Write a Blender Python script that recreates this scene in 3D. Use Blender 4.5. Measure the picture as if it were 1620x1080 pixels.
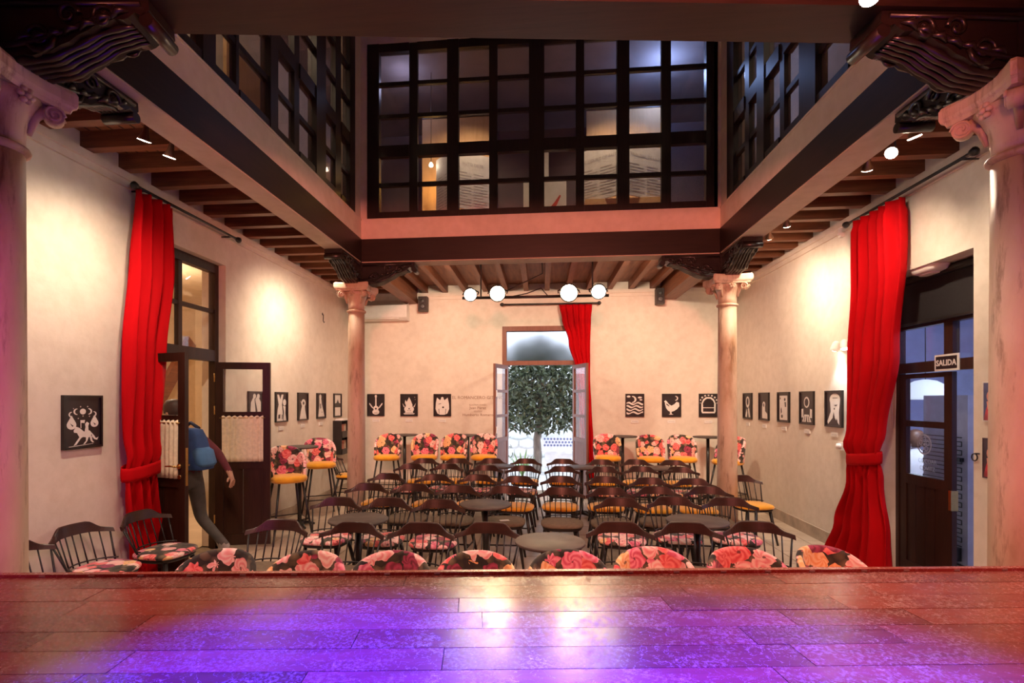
import bpy, math, random
from mathutils import Vector, Matrix
random.seed(7)
for _o in list(bpy.data.objects):
    bpy.data.objects.remove(_o)
SC = bpy.context.scene
COL = SC.collection
PI = math.pi
R = math.radians

# ------------------------------------------------------------------ camera
CAM_H, FPX, PPX, HOR = 1.75, 850.0, 771.0, 631.0
YAW = math.atan(.10)
SN, CS = math.sin(YAW), math.cos(YAW)
cd = bpy.data.cameras.new('camera')
cam = bpy.data.objects.new('camera', cd)
COL.objects.link(cam)
cam.location = (0, 0, CAM_H)
cam.rotation_euler = (PI / 2, 0, YAW)
cd.sensor_width = 36
cd.lens = FPX / 1620 * 36
cd.shift_x = (810 - PPX) / 1620
cd.shift_y = (HOR - 540) / 1620
cd.clip_start = .05
SC.camera = cam
SC.view_settings.view_transform = 'Standard'
SC.view_settings.look = 'None'
SC.view_settings.gamma = 1
SC.view_settings.use_curve_mapping = False
SC.view_settings.exposure = 1.2
# ------------------------------------------------------------------ daylight over the garden
W = bpy.data.worlds.new('World')
SC.world = W
W.use_nodes = True
W.node_tree.nodes['Background'].inputs[0].default_value = (.72, .84, 1.0, 1)
W.node_tree.nodes['Background'].inputs[1].default_value = 2.1


def lamp(kind, loc, energy, color, target=None, size=.05, angle=60, blend=.6, parent=None, name='light'):
    l = bpy.data.lights.new(name, kind)
    l.energy = energy
    l.color = color
    if kind == 'SPOT':
        l.spot_size = R(angle)
        l.spot_blend = blend
        l.shadow_soft_size = size
    elif kind == 'POINT':
        l.shadow_soft_size = size
    elif kind == 'AREA':
        l.size = size
    o = bpy.data.objects.new(name, l)
    COL.objects.link(o)
    o.location = loc
    if target is not None:
        o.rotation_euler = (Vector(target) - Vector(loc)).to_track_quat('-Z', 'Y').to_euler()
    if parent:
        o.parent = parent
        o.matrix_parent_inverse = parent.matrix_basis.inverted()
    return o


WARM = (1.0, .66, .38)
WARM2 = (1.0, .75, .53)
# stage washes hung above and behind the camera
lamp('SPOT', (-.45, .55, 3.6), 2100, (.028, .010, 1.0), (-.46, 1.06, 1.0), .06, 42, .7, name='unseen_wash')
lamp('SPOT', (.70, .45, 3.6), 1650, (.05, .006, 1.0), (.60, 1.10, 1.0), .06, 42, .8, name='unseen_wash')
lamp('SPOT', (-1.5, .4, 3.4), 30, (1.0, .02, .05), (-1.5, 2.1, 1.0), .1, 70, 1.0, name='unseen_wash')
lamp('SPOT', (0, .3, 3.45), 18, (1.0, .05, .03), (-.1, 2.25, 1.0), .1, 60, 1.0, name='unseen_wash')
lamp('SPOT', (1.5, .5, 3.4), 85, (1.0, .03, .03), (1.5, 2.25, 1.0), .1, 70, 1.0, name='unseen_wash')
lamp('SPOT', (-1.6, -.6, 2.4), 95, (1.0, .16, .50), (-2.7, 2.3, 1.7), .1, 42, .8, name='unseen_wash')
lamp('SPOT', (1.6, -.6, 2.4), 75, (1.0, .24, .22), (2.5, 2.8, 1.7), .1, 42, .8, name='unseen_wash')
lamp('SPOT', (0, -.8, 3.0), 720, (1.0, .24, .16), (0, 6.9, 4.2), .15, 72, .8, name='unseen_wash')
for sx_ in (-1.2, 1.2):  # unseen spots without fixtures, added to brighten the front chairs
    lamp('SPOT', (sx_, 2.30 + sx_ * .12, 3.46), 105, (1.0, .64, .48), (sx_ * 1.1, 4.1, .4), .1, 95, .9, name='unseen_wash')


# ------------------------------------------------------------------ pixel helpers (photograph 1620 x 1080)
def onX(X, px, py):
    u = (px - PPX) / FPX
    Y = X * (CS + u * SN) / (u * CS - SN)
    return Y, CAM_H - (py - HOR) * (-X * SN + Y * CS) / FPX


def onY(Y, px, py):
    u = (px - PPX) / FPX
    X = Y * (u * CS - SN) / (CS + u * SN)
    return X, CAM_H - (py - HOR) * (-X * SN + Y * CS) / FPX


def onZ(Z, px, py):
    d = FPX * (CAM_H - Z) / (py - HOR)
    r = (px - PPX) / FPX * d
    return r * CS - d * SN, r * SN + d * CS


# ------------------------------------------------------------------ mesh builder
class MB:
    def __init__(s):
        s.v = []; s.f = []; s.sm = []

    def add(s, vs, fs, smooth=False):
        b = len(s.v)
        s.v += [tuple(v) for v in vs]
        for f in fs:
            s.f.append([b + i for i in f]); s.sm.append(smooth)
        return s

    def box(s, x0, x1, y0, y1, z0, z1):
        vs = [(x, y, z) for z in (z0, z1) for y in (y0, y1) for x in (x0, x1)]
        return s.add(vs, [(0, 2, 3, 1), (4, 5, 7, 6), (0, 1, 5, 4), (2, 6, 7, 3), (0, 4, 6, 2), (1, 3, 7, 5)])

    def bar(s, p0, p1, w, h, up=(0, 0, 1)):
        p0 = Vector(p0); p1 = Vector(p1)
        d = (p1 - p0).normalized(); up = Vector(up)
        if abs(d.dot(up)) > .99: up = Vector((0, 1, 0))
        x = d.cross(up).normalized(); z = x.cross(d)
        vs = []
        for p in (p0, p1):
            for a, b in ((-1, -1), (1, -1), (1, 1), (-1, 1)):
                vs.append(p + x * a * w / 2 + z * b * h / 2)
        return s.add(vs, [(3, 2, 1, 0), (4, 5, 6, 7), (0, 1, 5, 4), (1, 2, 6, 5), (2, 3, 7, 6), (3, 0, 4, 7)])

    def cyl(s, p0, p1, r0, r1=None, n=10, caps=True):
        r1 = r0 if r1 is None else r1
        return s.tube([p0, p1], [r0, r1], n, caps)

    def tube(s, pts, r, n=8, caps=True, closed=False):
        pts = [Vector(p) for p in pts]
        m = len(pts)
        rs = r if isinstance(r, (list, tuple)) else [r] * m
        vs = []; fs = []
        prev = None
        for i, p in enumerate(pts):
            if closed: t = pts[(i + 1) % m] - pts[i - 1]
            else: t = pts[min(i + 1, m - 1)] - pts[max(i - 1, 0)]
            t.normalize()
            if prev is None:
                a = Vector((0, 0, 1)) if abs(t.z) < .9 else Vector((1, 0, 0))
                x = t.cross(a).normalized()
            else:
                x = (prev - t * prev.dot(t)).normalized()
            prev = x
            y = t.cross(x)
            for k in range(n):
                an = 2 * PI * k / n
                vs.append(p + (x * math.cos(an) + y * math.sin(an)) * rs[i])
        for i in range(m if closed else m - 1):
            for k in range(n):
                a = i * n + k; b = i * n + (k + 1) % n
                a2 = ((i + 1) % m) * n + k; b2 = ((i + 1) % m) * n + (k + 1) % n
                fs.append((a, b, b2, a2))
        s.add(vs, fs, True)
        if caps and not closed:
            base = len(s.v) - len(vs)
            s.f.append([base + k for k in range(n)][::-1]); s.sm.append(False)
            s.f.append([base + (m - 1) * n + k for k in range(n)]); s.sm.append(False)
        return s

    def lathe(s, prof, n=20, c=(0, 0, 0), smooth=True, rot=0, sx=1, sy=1, power=2):
        vs = []; fs = []
        for r, z in prof:
            for k in range(n):
                a = 2 * PI * k / n + rot
                ca, sa = math.cos(a), math.sin(a)
                q = (abs(ca) ** power + abs(sa) ** power) ** (-1 / power)
                vs.append((c[0] + r * ca * q * sx, c[1] + r * sa * q * sy, c[2] + z))
        for i in range(len(prof) - 1):
            for k in range(n):
                fs.append((i * n + k, i * n + (k + 1) % n, (i + 1) * n + (k + 1) % n, (i + 1) * n + k))
        s.add(vs, fs, smooth)
        base = len(s.v) - len(vs)
        s.f.append([base + k for k in range(n)][::-1]); s.sm.append(False)
        s.f.append([base + (len(prof) - 1) * n + k for k in range(n)]); s.sm.append(smooth)
        return s

    def prism(s, poly, M, t, smooth=False):
        """poly in local (x,z); extruded along local y from -t/2 to t/2; M places it"""
        n = len(poly)
        vs = [M @ Vector((x, -t / 2, z)) for x, z in poly] + [M @ Vector((x, t / 2, z)) for x, z in poly]
        fs = [list(range(n)), list(range(n, 2 * n))[::-1]]
        s.add(vs, fs)
        b = len(s.v) - 2 * n
        for i in range(n):
            j = (i + 1) % n
            s.f.append([b + j, b + i, b + n + i, b + n + j]); s.sm.append(smooth)
        return s

    def grid(s, fn, nu, nv, closeu=False, smooth=True):
        vs = [fn(i / (nu if closeu else nu - 1), j / (nv - 1)) for j in range(nv) for i in range(nu)]
        fs = []
        for j in range(nv - 1):
            for i in range(nu if closeu else nu - 1):
                k = (i + 1) % nu
                fs.append((j * nu + i, j * nu + k, (j + 1) * nu + k, (j + 1) * nu + i))
        return s.add(vs, fs, smooth)

    def poly(s, pts):
        return s.add(pts, [list(range(len(pts)))])

    def mesh(s, name):
        m = bpy.data.meshes.new(name)
        m.from_pydata(s.v, [], s.f)
        m.polygons.foreach_set('use_smooth', s.sm)
        m.update()
        return m


def obj(name, mb, mat, parent=None, loc=None, solid=0):
    me = mb.mesh(name) if isinstance(mb, MB) else mb
    if mat is not None and not me.materials: me.materials.append(mat)
    o = bpy.data.objects.new(name, me)
    COL.objects.link(o)
    if parent: o.parent = parent
    if loc: o.location = loc
    if solid:
        md = o.modifiers.new('thickness', 'SOLIDIFY'); md.thickness = solid; md.offset = 0
    return o


def tag(o, label, cat, group=None):
    o['label'] = label; o['category'] = cat
    if group: o['group'] = group
    return o


def thing(name, label, cat, loc=(0, 0, 0), rotz=0, group=None):
    o = bpy.data.objects.new(name, None)
    o.empty_display_size = .1
    COL.objects.link(o)
    o.location = loc; o.rotation_euler = (0, 0, rotz)
    return tag(o, label, cat, group)


def struct(name, mb, mat):
    o = obj(name, mb, mat); o['kind'] = 'structure'; return o


def struct_empty(name, loc=(0, 0, 0), rotz=0):
    o = bpy.data.objects.new(name, None); COL.objects.link(o)
    o.location = loc; o.rotation_euler = (0, 0, rotz); o['kind'] = 'structure'; return o


def copy_tree(root, loc=None, rotz=None, label=None, group=None):
    r = root.copy(); COL.objects.link(r)
    if loc is not None: r.location = loc
    if rotz is not None: r.rotation_euler = (0, 0, rotz)
    if label: r['label'] = label
    if group: r['group'] = group
    for ch in list(root.children):
        c = ch.copy(); COL.objects.link(c); c.parent = r
        for g in list(ch.children):
            d = g.copy(); COL.objects.link(d); d.parent = c
    return r


def first_or_copy(proto, state={}):
    """uses the prototype itself the first time, copies afterwards"""
    if proto.name not in state:
        state[proto.name] = 1
        return proto
    return copy_tree(proto)


def join_text(txt, size, mat, name, parent=None, M=None, align='CENTER', extrude=.0005, space=1.0, bold=0):
    c = bpy.data.curves.new(name, 'FONT')
    c.body = txt; c.size = size; c.align_x = align; c.extrude = extrude; c.resolution_u = 2
    c.space_character = space; c.offset = bold
    t = bpy.data.objects.new(name, c); COL.objects.link(t)
    bpy.context.view_layer.update()
    me = bpy.data.meshes.new_from_object(t.evaluated_get(bpy.context.evaluated_depsgraph_get()))
    bpy.data.objects.remove(t); bpy.data.curves.remove(c)
    T = Matrix.Rotation(PI / 2, 4, 'X')
    me.transform((M or Matrix()) @ T)
    me.materials.clear()
    return obj(name, me, mat, parent)


# ------------------------------------------------------------------ materials
def newmat(name):
    m = bpy.data.materials.new(name); m.use_nodes = True
    nt = m.node_tree
    return m, nt, nt.nodes['Principled BSDF']


def col4(c): return (c[0], c[1], c[2], 1)


def ramp(nt, fac, stops, interp='LINEAR'):
    r = nt.nodes.new('ShaderNodeValToRGB')
    r.color_ramp.interpolation = interp
    els = r.color_ramp.elements
    while len(els) < len(stops): els.new(.5)
    for e, (p, c) in zip(els, stops):
        e.position = p; e.color = col4(c) if len(c) == 3 else c
    nt.links.new(fac, r.inputs[0])
    return r.outputs[0]


def coords(nt, scale=(1, 1, 1), which='Object', rnd=0):
    tc = nt.nodes.new('ShaderNodeTexCoord')
    mp = nt.nodes.new('ShaderNodeMapping')
    mp.inputs['Scale'].default_value = scale
    nt.links.new(tc.outputs[which], mp.inputs[0])
    if rnd:
        oi = nt.nodes.new('ShaderNodeObjectInfo')
        mu = nt.nodes.new('ShaderNodeVectorMath'); mu.operation = 'MULTIPLY'
        cb = nt.nodes.new('ShaderNodeCombineXYZ')
        for i in range(3): nt.links.new(oi.outputs['Random'], cb.inputs[i])
        mu.inputs[1].default_value = (rnd, rnd * 1.7, rnd * .6)
        nt.links.new(cb.outputs[0], mu.inputs[0])
        nt.links.new(mu.outputs[0], mp.inputs['Location'])
    return mp.outputs[0]


def noise(nt, vec, scale, detail=4, rough=.55):
    n = nt.nodes.new('ShaderNodeTexNoise')
    n.inputs['Scale'].default_value = scale
    n.inputs['Detail'].default_value = detail
    n.inputs['Roughness'].default_value = rough
    nt.links.new(vec, n.inputs['Vector'])
    return n.outputs[0]


def bump(nt, b, h, strength=.2, dist=.01):
    bn = nt.nodes.new('ShaderNodeBump')
    bn.inputs['Strength'].default_value = strength
    bn.inputs['Distance'].default_value = dist
    nt.links.new(h, bn.inputs['Height'])
    nt.links.new(bn.outputs[0], b.inputs['Normal'])


def mixc(nt, fac, a, b):
    m = nt.nodes.new('ShaderNodeMix'); m.data_type = 'RGBA'
    for s, v in ((0, fac), (6, a), (7, b)):
        if isinstance(v, (tuple, list)): m.inputs[s].default_value = col4(v)
        elif isinstance(v, (int, float)): m.inputs[s].default_value = v
        else: nt.links.new(v, m.inputs[s])
    return m.outputs[2]


def math_(nt, op, a, b=None):
    m = nt.nodes.new('ShaderNodeMath'); m.operation = op
    for i, v in enumerate((a, b)):
        if v is None: continue
        if isinstance(v, (int, float)): m.inputs[i].default_value = v
        else: nt.links.new(v, m.inputs[i])
    return m.outputs[0]


def simple(name, c, rough=.5, var=.18, scale=6, bmp=.0, metal=0, stretch=(1, 1, 1), spec=.5, rnd=0, coat=0, sheen=0):
    m, nt, b = newmat(name)
    v = coords(nt, stretch, rnd=rnd)
    n = noise(nt, v, scale)
    lo = tuple(x * (1 - var) for x in c); hi = tuple(min(1, x * (1 + var)) for x in c)
    nt.links.new(ramp(nt, n, [(.3, lo), (.7, hi)]), b.inputs['Base Color'])
    b.inputs['Roughness'].default_value = rough
    b.inputs['Metallic'].default_value = metal
    b.inputs['Specular IOR Level'].default_value = spec
    b.inputs['Coat Weight'].default_value = coat
    b.inputs['Sheen Weight'].default_value = sheen
    if bmp: bump(nt, b, noise(nt, v, scale * 6), bmp, .004)
    return m


def emit(name, c, s):
    m, nt, b = newmat(name)
    v = coords(nt)
    n = noise(nt, v, 30)
    nt.links.new(ramp(nt, n, [(0, tuple(x * .97 for x in c)), (1, c)]), b.inputs['Emission Color'])
    b.inputs['Base Color'].default_value = col4(c)
    b.inputs['Emission Strength'].default_value = s
    return m


def glassmat(name, tint=(1, 1, 1), refl=.08, dust_sheen=.03, dust_sheen_c=(.6, .55, .5), rough=.02):
    m, nt, b = newmat(name)
    nt.nodes.remove(b)
    out = nt.nodes['Material Output']
    tr = nt.nodes.new('ShaderNodeBsdfTransparent'); tr.inputs[0].default_value = col4(tint)
    gl = nt.nodes.new('ShaderNodeBsdfGlossy'); gl.inputs['Roughness'].default_value = rough
    df = nt.nodes.new('ShaderNodeBsdfDiffuse'); df.inputs[0].default_value = col4(dust_sheen_c)
    lw_ = nt.nodes.new('ShaderNodeLayerWeight'); lw_.inputs[0].default_value = .5
    fac = math_(nt, 'ADD', math_(nt, 'MULTIPLY', math_(nt, 'POWER', lw_.outputs['Facing'], 4), .45), refl * .4)
    v = coords(nt)
    dn = math_(nt, 'MULTIPLY', noise(nt, v, 3), dust_sheen * 2)
    m1 = nt.nodes.new('ShaderNodeMixShader'); m2 = nt.nodes.new('ShaderNodeMixShader')
    nt.links.new(fac, m1.inputs[0]); nt.links.new(tr.outputs[0], m1.inputs[1]); nt.links.new(gl.outputs[0], m1.inputs[2])
    nt.links.new(dn, m2.inputs[0]); nt.links.new(m1.outputs[0], m2.inputs[1]); nt.links.new(df.outputs[0], m2.inputs[2])
    nt.links.new(m2.outputs[0], out.inputs[0])
    return m


def plastermat(name, c, dirt=.12):
    m, nt, b = newmat(name)
    v = coords(nt)
    n1 = noise(nt, v, 1.3, 6); n2 = noise(nt, v, 9, 5)
    base = ramp(nt, n1, [(.3, tuple(x * (1 - dirt) for x in c)), (.65, c)])
    fine = ramp(nt, n2, [(.35, (.93, .92, .9)), (.6, (1, 1, 1))])
    mm = nt.nodes.new('ShaderNodeMix'); mm.data_type = 'RGBA'; mm.blend_type = 'MULTIPLY'; mm.inputs[0].default_value = 1
    nt.links.new(base, mm.inputs[6]); nt.links.new(fine, mm.inputs[7])
    nt.links.new(mm.outputs[2], b.inputs['Base Color'])
    b.inputs['Roughness'].default_value = .9
    b.inputs['Specular IOR Level'].default_value = .15
    h = math_(nt, 'ADD', noise(nt, v, 16, 6), math_(nt, 'MULTIPLY', noise(nt, v, 2.5, 3), 2.0))
    bump(nt, b, h, .3, .008)
    return m


def woodmat(name, dark, light, axis='X', rough=.45, scale=1.0, spec=.4, rnd=3, bmp=.15):
    m, nt, b = newmat(name)
    st = {'X': (1.2, 14, 14), 'Y': (14, 1.2, 14), 'Z': (14, 14, 1.2)}[axis]
    v = coords(nt, tuple(x * scale for x in st), rnd=rnd)
    n = noise(nt, v, 2.2, 8, .65)
    nt.links.new(ramp(nt, n, [(.25, dark), (.75, light)]), b.inputs['Base Color'])
    b.inputs['Roughness'].default_value = rough
    b.inputs['Specular IOR Level'].default_value = spec
    bump(nt, b, n, bmp, .004)
    return m


M = {}
M['plaster'] = plastermat('plaster', (.82, .74, .64))
M['plaster_fascia'] = plastermat('plaster_fascia', (.74, .62, .52))
M['beam'] = woodmat('beam_wood', (.010, .005, .004), (.028, .013, .009), 'Y', .42)
M['beamx'] = woodmat('beam_wood_x', (.010, .005, .004), (.028, .013, .009), 'X', .42)
M['carve'] = woodmat('carved_wood', (.006, .0035, .003), (.018, .010, .008), 'X', .33, .5, .6)
M['soffit'] = plastermat('limewashed_soffit', (.60, .50, .40), .25)
M['joist'] = woodmat('joist_wood', (.11, .032, .013), (.28, .095, .040), 'X', .5)
M['joisty'] = woodmat('joist_wood_y', (.11, .032, .013), (.28, .095, .040), 'Y', .5)
M['chairwood'] = woodmat('chair_wood', (.020, .006, .004), (.050, .016, .010), 'X', .36, 1, .5)
M['blackmetal'] = simple('black_metal', (.014, .013, .013), .38, .2, 20)
M['blackwood'] = simple('black_wood', (.016, .012, .011), .4, .25, 12)
M['yellow'] = simple('mustard_velvet', (.84, .39, .010), .8, .15, 8, .2, sheen=.4)
M['khaki'] = simple('khaki_cloth', (.165, .125, .085), .9, .18, 30, .4)
M['slate'] = simple('slate_laminate', (.085, .068, .060), .55, .35, 7, .05, rnd=2)
M['red'] = simple('red_velvet', (.47, .0015, .005), .85, .15, 5, .1, stretch=(1, 1, .2), sheen=0, spec=.12)
M['doorwood'] = woodmat('door_wood', (.018, .006, .004), (.048, .016, .010), 'Z', .38)
M['doorwood2'] = woodmat('garden_door_wood', (.16, .060, .040), (.25, .10, .065), 'Z', .5)
M['brass'] = simple('brass', (.62, .40, .14), .28, .1, 20, 0, 1)
M['white'] = simple('white_paint', (.80, .79, .77), .4, .05, 10)
M['whitepl'] = simple('white_plastic', (.82, .80, .76), .35, .05, 10)
M['paper'] = simple('white_paper', (.78, .75, .71), .7, .06, 12)
M['ink'] = simple('black_print', (.022, .016, .018), .3, .3, 5)
M['frame'] = simple('black_frame', (.014, .011, .011), .3, .2, 8)
M['letter'] = simple('brown_lettering', (.33, .22, .15), .8, .1, 20)
M['stone'] = simple('grey_stone', (.46, .38, .30), .6, .25, 5, .15)
M['lace'] = simple('sheer_curtain_cloth', (.80, .68, .52), .9, .12, 30, .2)
M['glass'] = glassmat('window_glass')
M['sheenglass'] = glassmat('gallery_glass', (.80, .76, .74), .08, .085, (.66, .42, .40), .05)  # dust layer tinted pink, putting reflected light into the pane colour
M['blueglass'] = glassmat('door_glass', (.85, .88, .95), .08, .03)
M['blind'] = simple('black_blind_cloth', (.014, .012, .014), .8, .2, 40)
M['speaker'] = simple('speaker_black', (.03, .014, .012), .5, .2, 30)
M['cone'] = simple('speaker_cone', (.10, .09, .09), .35, .2, 30)


def marble():
    m, nt, b = newmat('column_marble')
    v = coords(nt, (1, 1, .35), rnd=4)
    n = noise(nt, v, 3.2, 8, .6)
    n2 = noise(nt, coords(nt, (3, 3, .5), rnd=4), 5, 6, .7)
    a = ramp(nt, n, [(.28, (.30, .18, .10)), (.45, (.52, .40, .29)), (.7, (.66, .55, .43))])
    st = ramp(nt, n2, [(.30, (.30, .22, .18)), (.46, (1, 1, 1))])
    mm = nt.nodes.new('ShaderNodeMix'); mm.data_type = 'RGBA'; mm.blend_type = 'MULTIPLY'; mm.inputs[0].default_value = .8
    nt.links.new(a, mm.inputs[6]); nt.links.new(st, mm.inputs[7])
    nt.links.new(mm.outputs[2], b.inputs['Base Color'])
    b.inputs['Roughness'].default_value = .5
    bump(nt, b, n2, .25, .004)
    return m


M['marble'] = marble()


def floral(name, scale=9.0):
    """large printed roses and daisies on a dark olive ground"""
    m, nt, b = newmat(name)
    v0 = coords(nt, (1, 1, 1), rnd=9)
    wob = nt.nodes.new('ShaderNodeTexNoise'); wob.inputs['Scale'].default_value = scale * 1.6; wob.inputs['Detail'].default_value = 3
    nt.links.new(v0, wob.inputs['Vector'])
    wm = nt.nodes.new('ShaderNodeVectorMath'); wm.operation = 'MULTIPLY_ADD'
    nt.links.new(wob.outputs['Color'], wm.inputs[0])
    wm.inputs[1].default_value = (.035 * 9 / scale,) * 3
    nt.links.new(v0, wm.inputs[2])
    v = wm.outputs[0]

    def vor(vec, sc, feat='F1', rand=.8):
        n = nt.nodes.new('ShaderNodeTexVoronoi'); n.inputs['Scale'].default_value = sc
        n.feature = feat; n.inputs['Randomness'].default_value = rand
        nt.links.new(vec, n.inputs['Vector']); return n
    big = vor(v, scale)
    sep = nt.nodes.new('ShaderNodeSeparateColor'); nt.links.new(big.outputs['Color'], sep.inputs[0])
    dv = nt.nodes.new('ShaderNodeVectorMath'); dv.operation = 'SUBTRACT'
    nt.links.new(v, dv.inputs[0]); nt.links.new(big.outputs['Position'], dv.inputs[1])
    sx = nt.nodes.new('ShaderNodeSeparateXYZ'); nt.links.new(dv.outputs[0], sx.inputs[0])
    hor = math_(nt, 'ADD', sx.outputs[0], math_(nt, 'MULTIPLY', sx.outputs[1], .8))
    ang = math_(nt, 'ARCTAN2', sx.outputs[2], hor)
    dist = big.outputs['Distance']
    # ground: overlapping leaves
    lf_ = vor(v, scale * 1.9)
    sep2 = nt.nodes.new('ShaderNodeSeparateColor'); nt.links.new(lf_.outputs['Color'], sep2.inputs[0])
    leaves = ramp(nt, sep2.outputs[0], [(0, (.015, .012, .014)), (.35, (.06, .05, .025)), (.6, (.20, .15, .08)), (.8, (.34, .24, .15)), (1, (.10, .08, .03))])
    leaves = mixc(nt, math_(nt, 'MULTIPLY', lf_.outputs['Distance'], 1.3), leaves, (.012, .010, .010))
    # petals: spiral bands round each flower centre
    hue = ramp(nt, sep.outputs[0], [(0, (.70, .03, .05)), (.22, (.82, .20, .24)), (.42, (.62, .03, .12)), (.54, (.86, .34, .34)), (.78, (.13, .008, .03)), (.88, (.85, .36, .10))], 'CONSTANT')
    edge = ramp(nt, sep.outputs[0], [(0, (.96, .30, .28)), (.22, (1.0, .74, .68)), (.42, (.95, .36, .46)), (.54, (1.0, .84, .76)), (.78, (.45, .06, .14)), (.88, (1.0, .74, .44))], 'CONSTANT')
    ph = math_(nt, 'ADD', math_(nt, 'MULTIPLY', ang, 5), math_(nt, 'MULTIPLY', dist, 17))
    band = math_(nt, 'MULTIPLY_ADD', math_(nt, 'SINE', ph), .5)
    band.node.inputs[2].default_value = .5
    fine = noise(nt, v, scale * 6, 3)
    pf = math_(nt, 'MULTIPLY', math_(nt, 'ADD', band, math_(nt, 'MULTIPLY', fine, .5)), .72)
    flower = mixc(nt, pf, hue, edge)
    core = math_(nt, 'LESS_THAN', dist, .10)
    flower = mixc(nt, math_(nt, 'MULTIPLY', core, .75), flower, (.05, .010, .012))
    size = math_(nt, 'ADD', math_(nt, 'MULTIPLY', sep.outputs[1], .16), .50)
    scal = math_(nt, 'MULTIPLY_ADD', math_(nt, 'COSINE', math_(nt, 'MULTIPLY', ang, 6)), .05)
    nt.links.new(size, scal.node.inputs[2])
    mask = math_(nt, 'LESS_THAN', dist, scal)
    nt.links.new(mixc(nt, mask, leaves, flower), b.inputs['Base Color'])
    b.inputs['Roughness'].default_value = .75
    b.inputs['Sheen Weight'].default_value = .2
    return m


M['floral'] = floral('floral_velvet', 8.5)
M['floralseat'] = floral('floral_seat_velvet', 10)


def ceilboards(name, axis):
    m, nt, b = newmat(name)
    v = coords(nt)
    w = nt.nodes.new('ShaderNodeTexWave'); w.wave_type = 'BANDS'
    w.bands_direction = axis
    w.inputs['Scale'].default_value = 3.2; w.inputs['Distortion'].default_value = 0
    nt.links.new(v, w.inputs['Vector'])
    n = noise(nt, coords(nt, (9, 1, 1) if axis == 'Y' else (1, 9, 1)), 2, 6)
    a = ramp(nt, n, [(.3, (.17, .055, .024)), (.7, (.36, .135, .060))])
    gap = ramp(nt, w.outputs['Fac'], [(.02, (.12, .1, .1)), (.12, (1, 1, 1))])
    mm = nt.nodes.new('ShaderNodeMix'); mm.data_type = 'RGBA'; mm.blend_type = 'MULTIPLY'; mm.inputs[0].default_value = 1
    nt.links.new(a, mm.inputs[6]); nt.links.new(gap, mm.inputs[7])
    nt.links.new(mm.outputs[2], b.inputs['Base Color'])
    b.inputs['Roughness'].default_value = .6
    bump(nt, b, w.outputs['Fac'], .4, .006)
    return m


M['boards_y'] = ceilboards('ceiling_boards_side', 'X')
M['boards_x'] = ceilboards('ceiling_boards_back', 'Y')


def stagemat():
    m, nt, b = newmat('stage_boards')
    v = coords(nt, (1.5, 12, 12), rnd=8)
    g = noise(nt, v, 2.5, 8, .65)
    oi = nt.nodes.new('ShaderNodeObjectInfo')
    tone = ramp(nt, oi.outputs['Random'], [(0, (.24, .062, .045)), (.35, (.38, .115, .085)), (.65, (.29, .078, .06)), (.85, (.14, .038, .035)), (1, (.34, .10, .07))])
    gr = ramp(nt, g, [(.25, (.62, .58, .55)), (.7, (1, 1, 1))])
    mm = nt.nodes.new('ShaderNodeMix'); mm.data_type = 'RGBA'; mm.blend_type = 'MULTIPLY'; mm.inputs[0].default_value = 1
    nt.links.new(tone, mm.inputs[6]); nt.links.new(gr, mm.inputs[7])
    # scuffs worn through the varnish
    wv = coords(nt, (1, 1, 1), rnd=0)
    n1 = noise(nt, wv, 4.5, 9, .75)
    n2 = noise(nt, coords(nt, (6, 6, 6), rnd=5), 14, 10, .8)
    mk = math_(nt, 'MULTIPLY', ramp(nt, n1, [(.45, (0, 0, 0)), (.6, (1, 1, 1))]), ramp(nt, n2, [(.5, (0, 0, 0)), (.58, (1, 1, 1))]))
    # long thin scratches
    sc = nt.nodes.new('ShaderNodeTexVoronoi'); sc.feature = 'DISTANCE_TO_EDGE'; sc.inputs['Scale'].default_value = 16
    dv = nt.nodes.new('ShaderNodeTexNoise'); dv.inputs['Scale'].default_value = 5; dv.inputs['Detail'].default_value = 4
    nt.links.new(wv, dv.inputs['Vector'])
    va = nt.nodes.new('ShaderNodeVectorMath'); va.operation = 'MULTIPLY_ADD'; va.inputs[1].default_value = (.5, .5, .5)
    nt.links.new(dv.outputs['Color'], va.inputs[0]); nt.links.new(wv, va.inputs[2])
    nt.links.new(va.outputs[0], sc.inputs['Vector'])
    line = math_(nt, 'LESS_THAN', sc.outputs['Distance'], .012)
    line = math_(nt, 'MULTIPLY', line, ramp(nt, n2, [(.48, (0, 0, 0)), (.55, (1, 1, 1))]))
    c2 = mixc(nt, math_(nt, 'MULTIPLY', mk, .40), mm.outputs[2], (.55, .36, .34))
    c3 = mixc(nt, math_(nt, 'MULTIPLY', line, .7), c2, (.75, .62, .60))
    nt.links.new(c3, b.inputs['Base Color'])
    nt.links.new(ramp(nt, mk, [(0, (.25, .25, .25)), (1, (.5, .5, .5))]), b.inputs['Roughness'])
    h = math_(nt, 'ADD', math_(nt, 'MULTIPLY', g, .5), math_(nt, 'MULTIPLY', mk, -.6))
    bump(nt, b, h, .12, .003)
    return m


M['stage'] = stagemat()
M['stagedark'] = simple('stage_front', (.05, .02, .015), .5, .3, 8)


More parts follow.
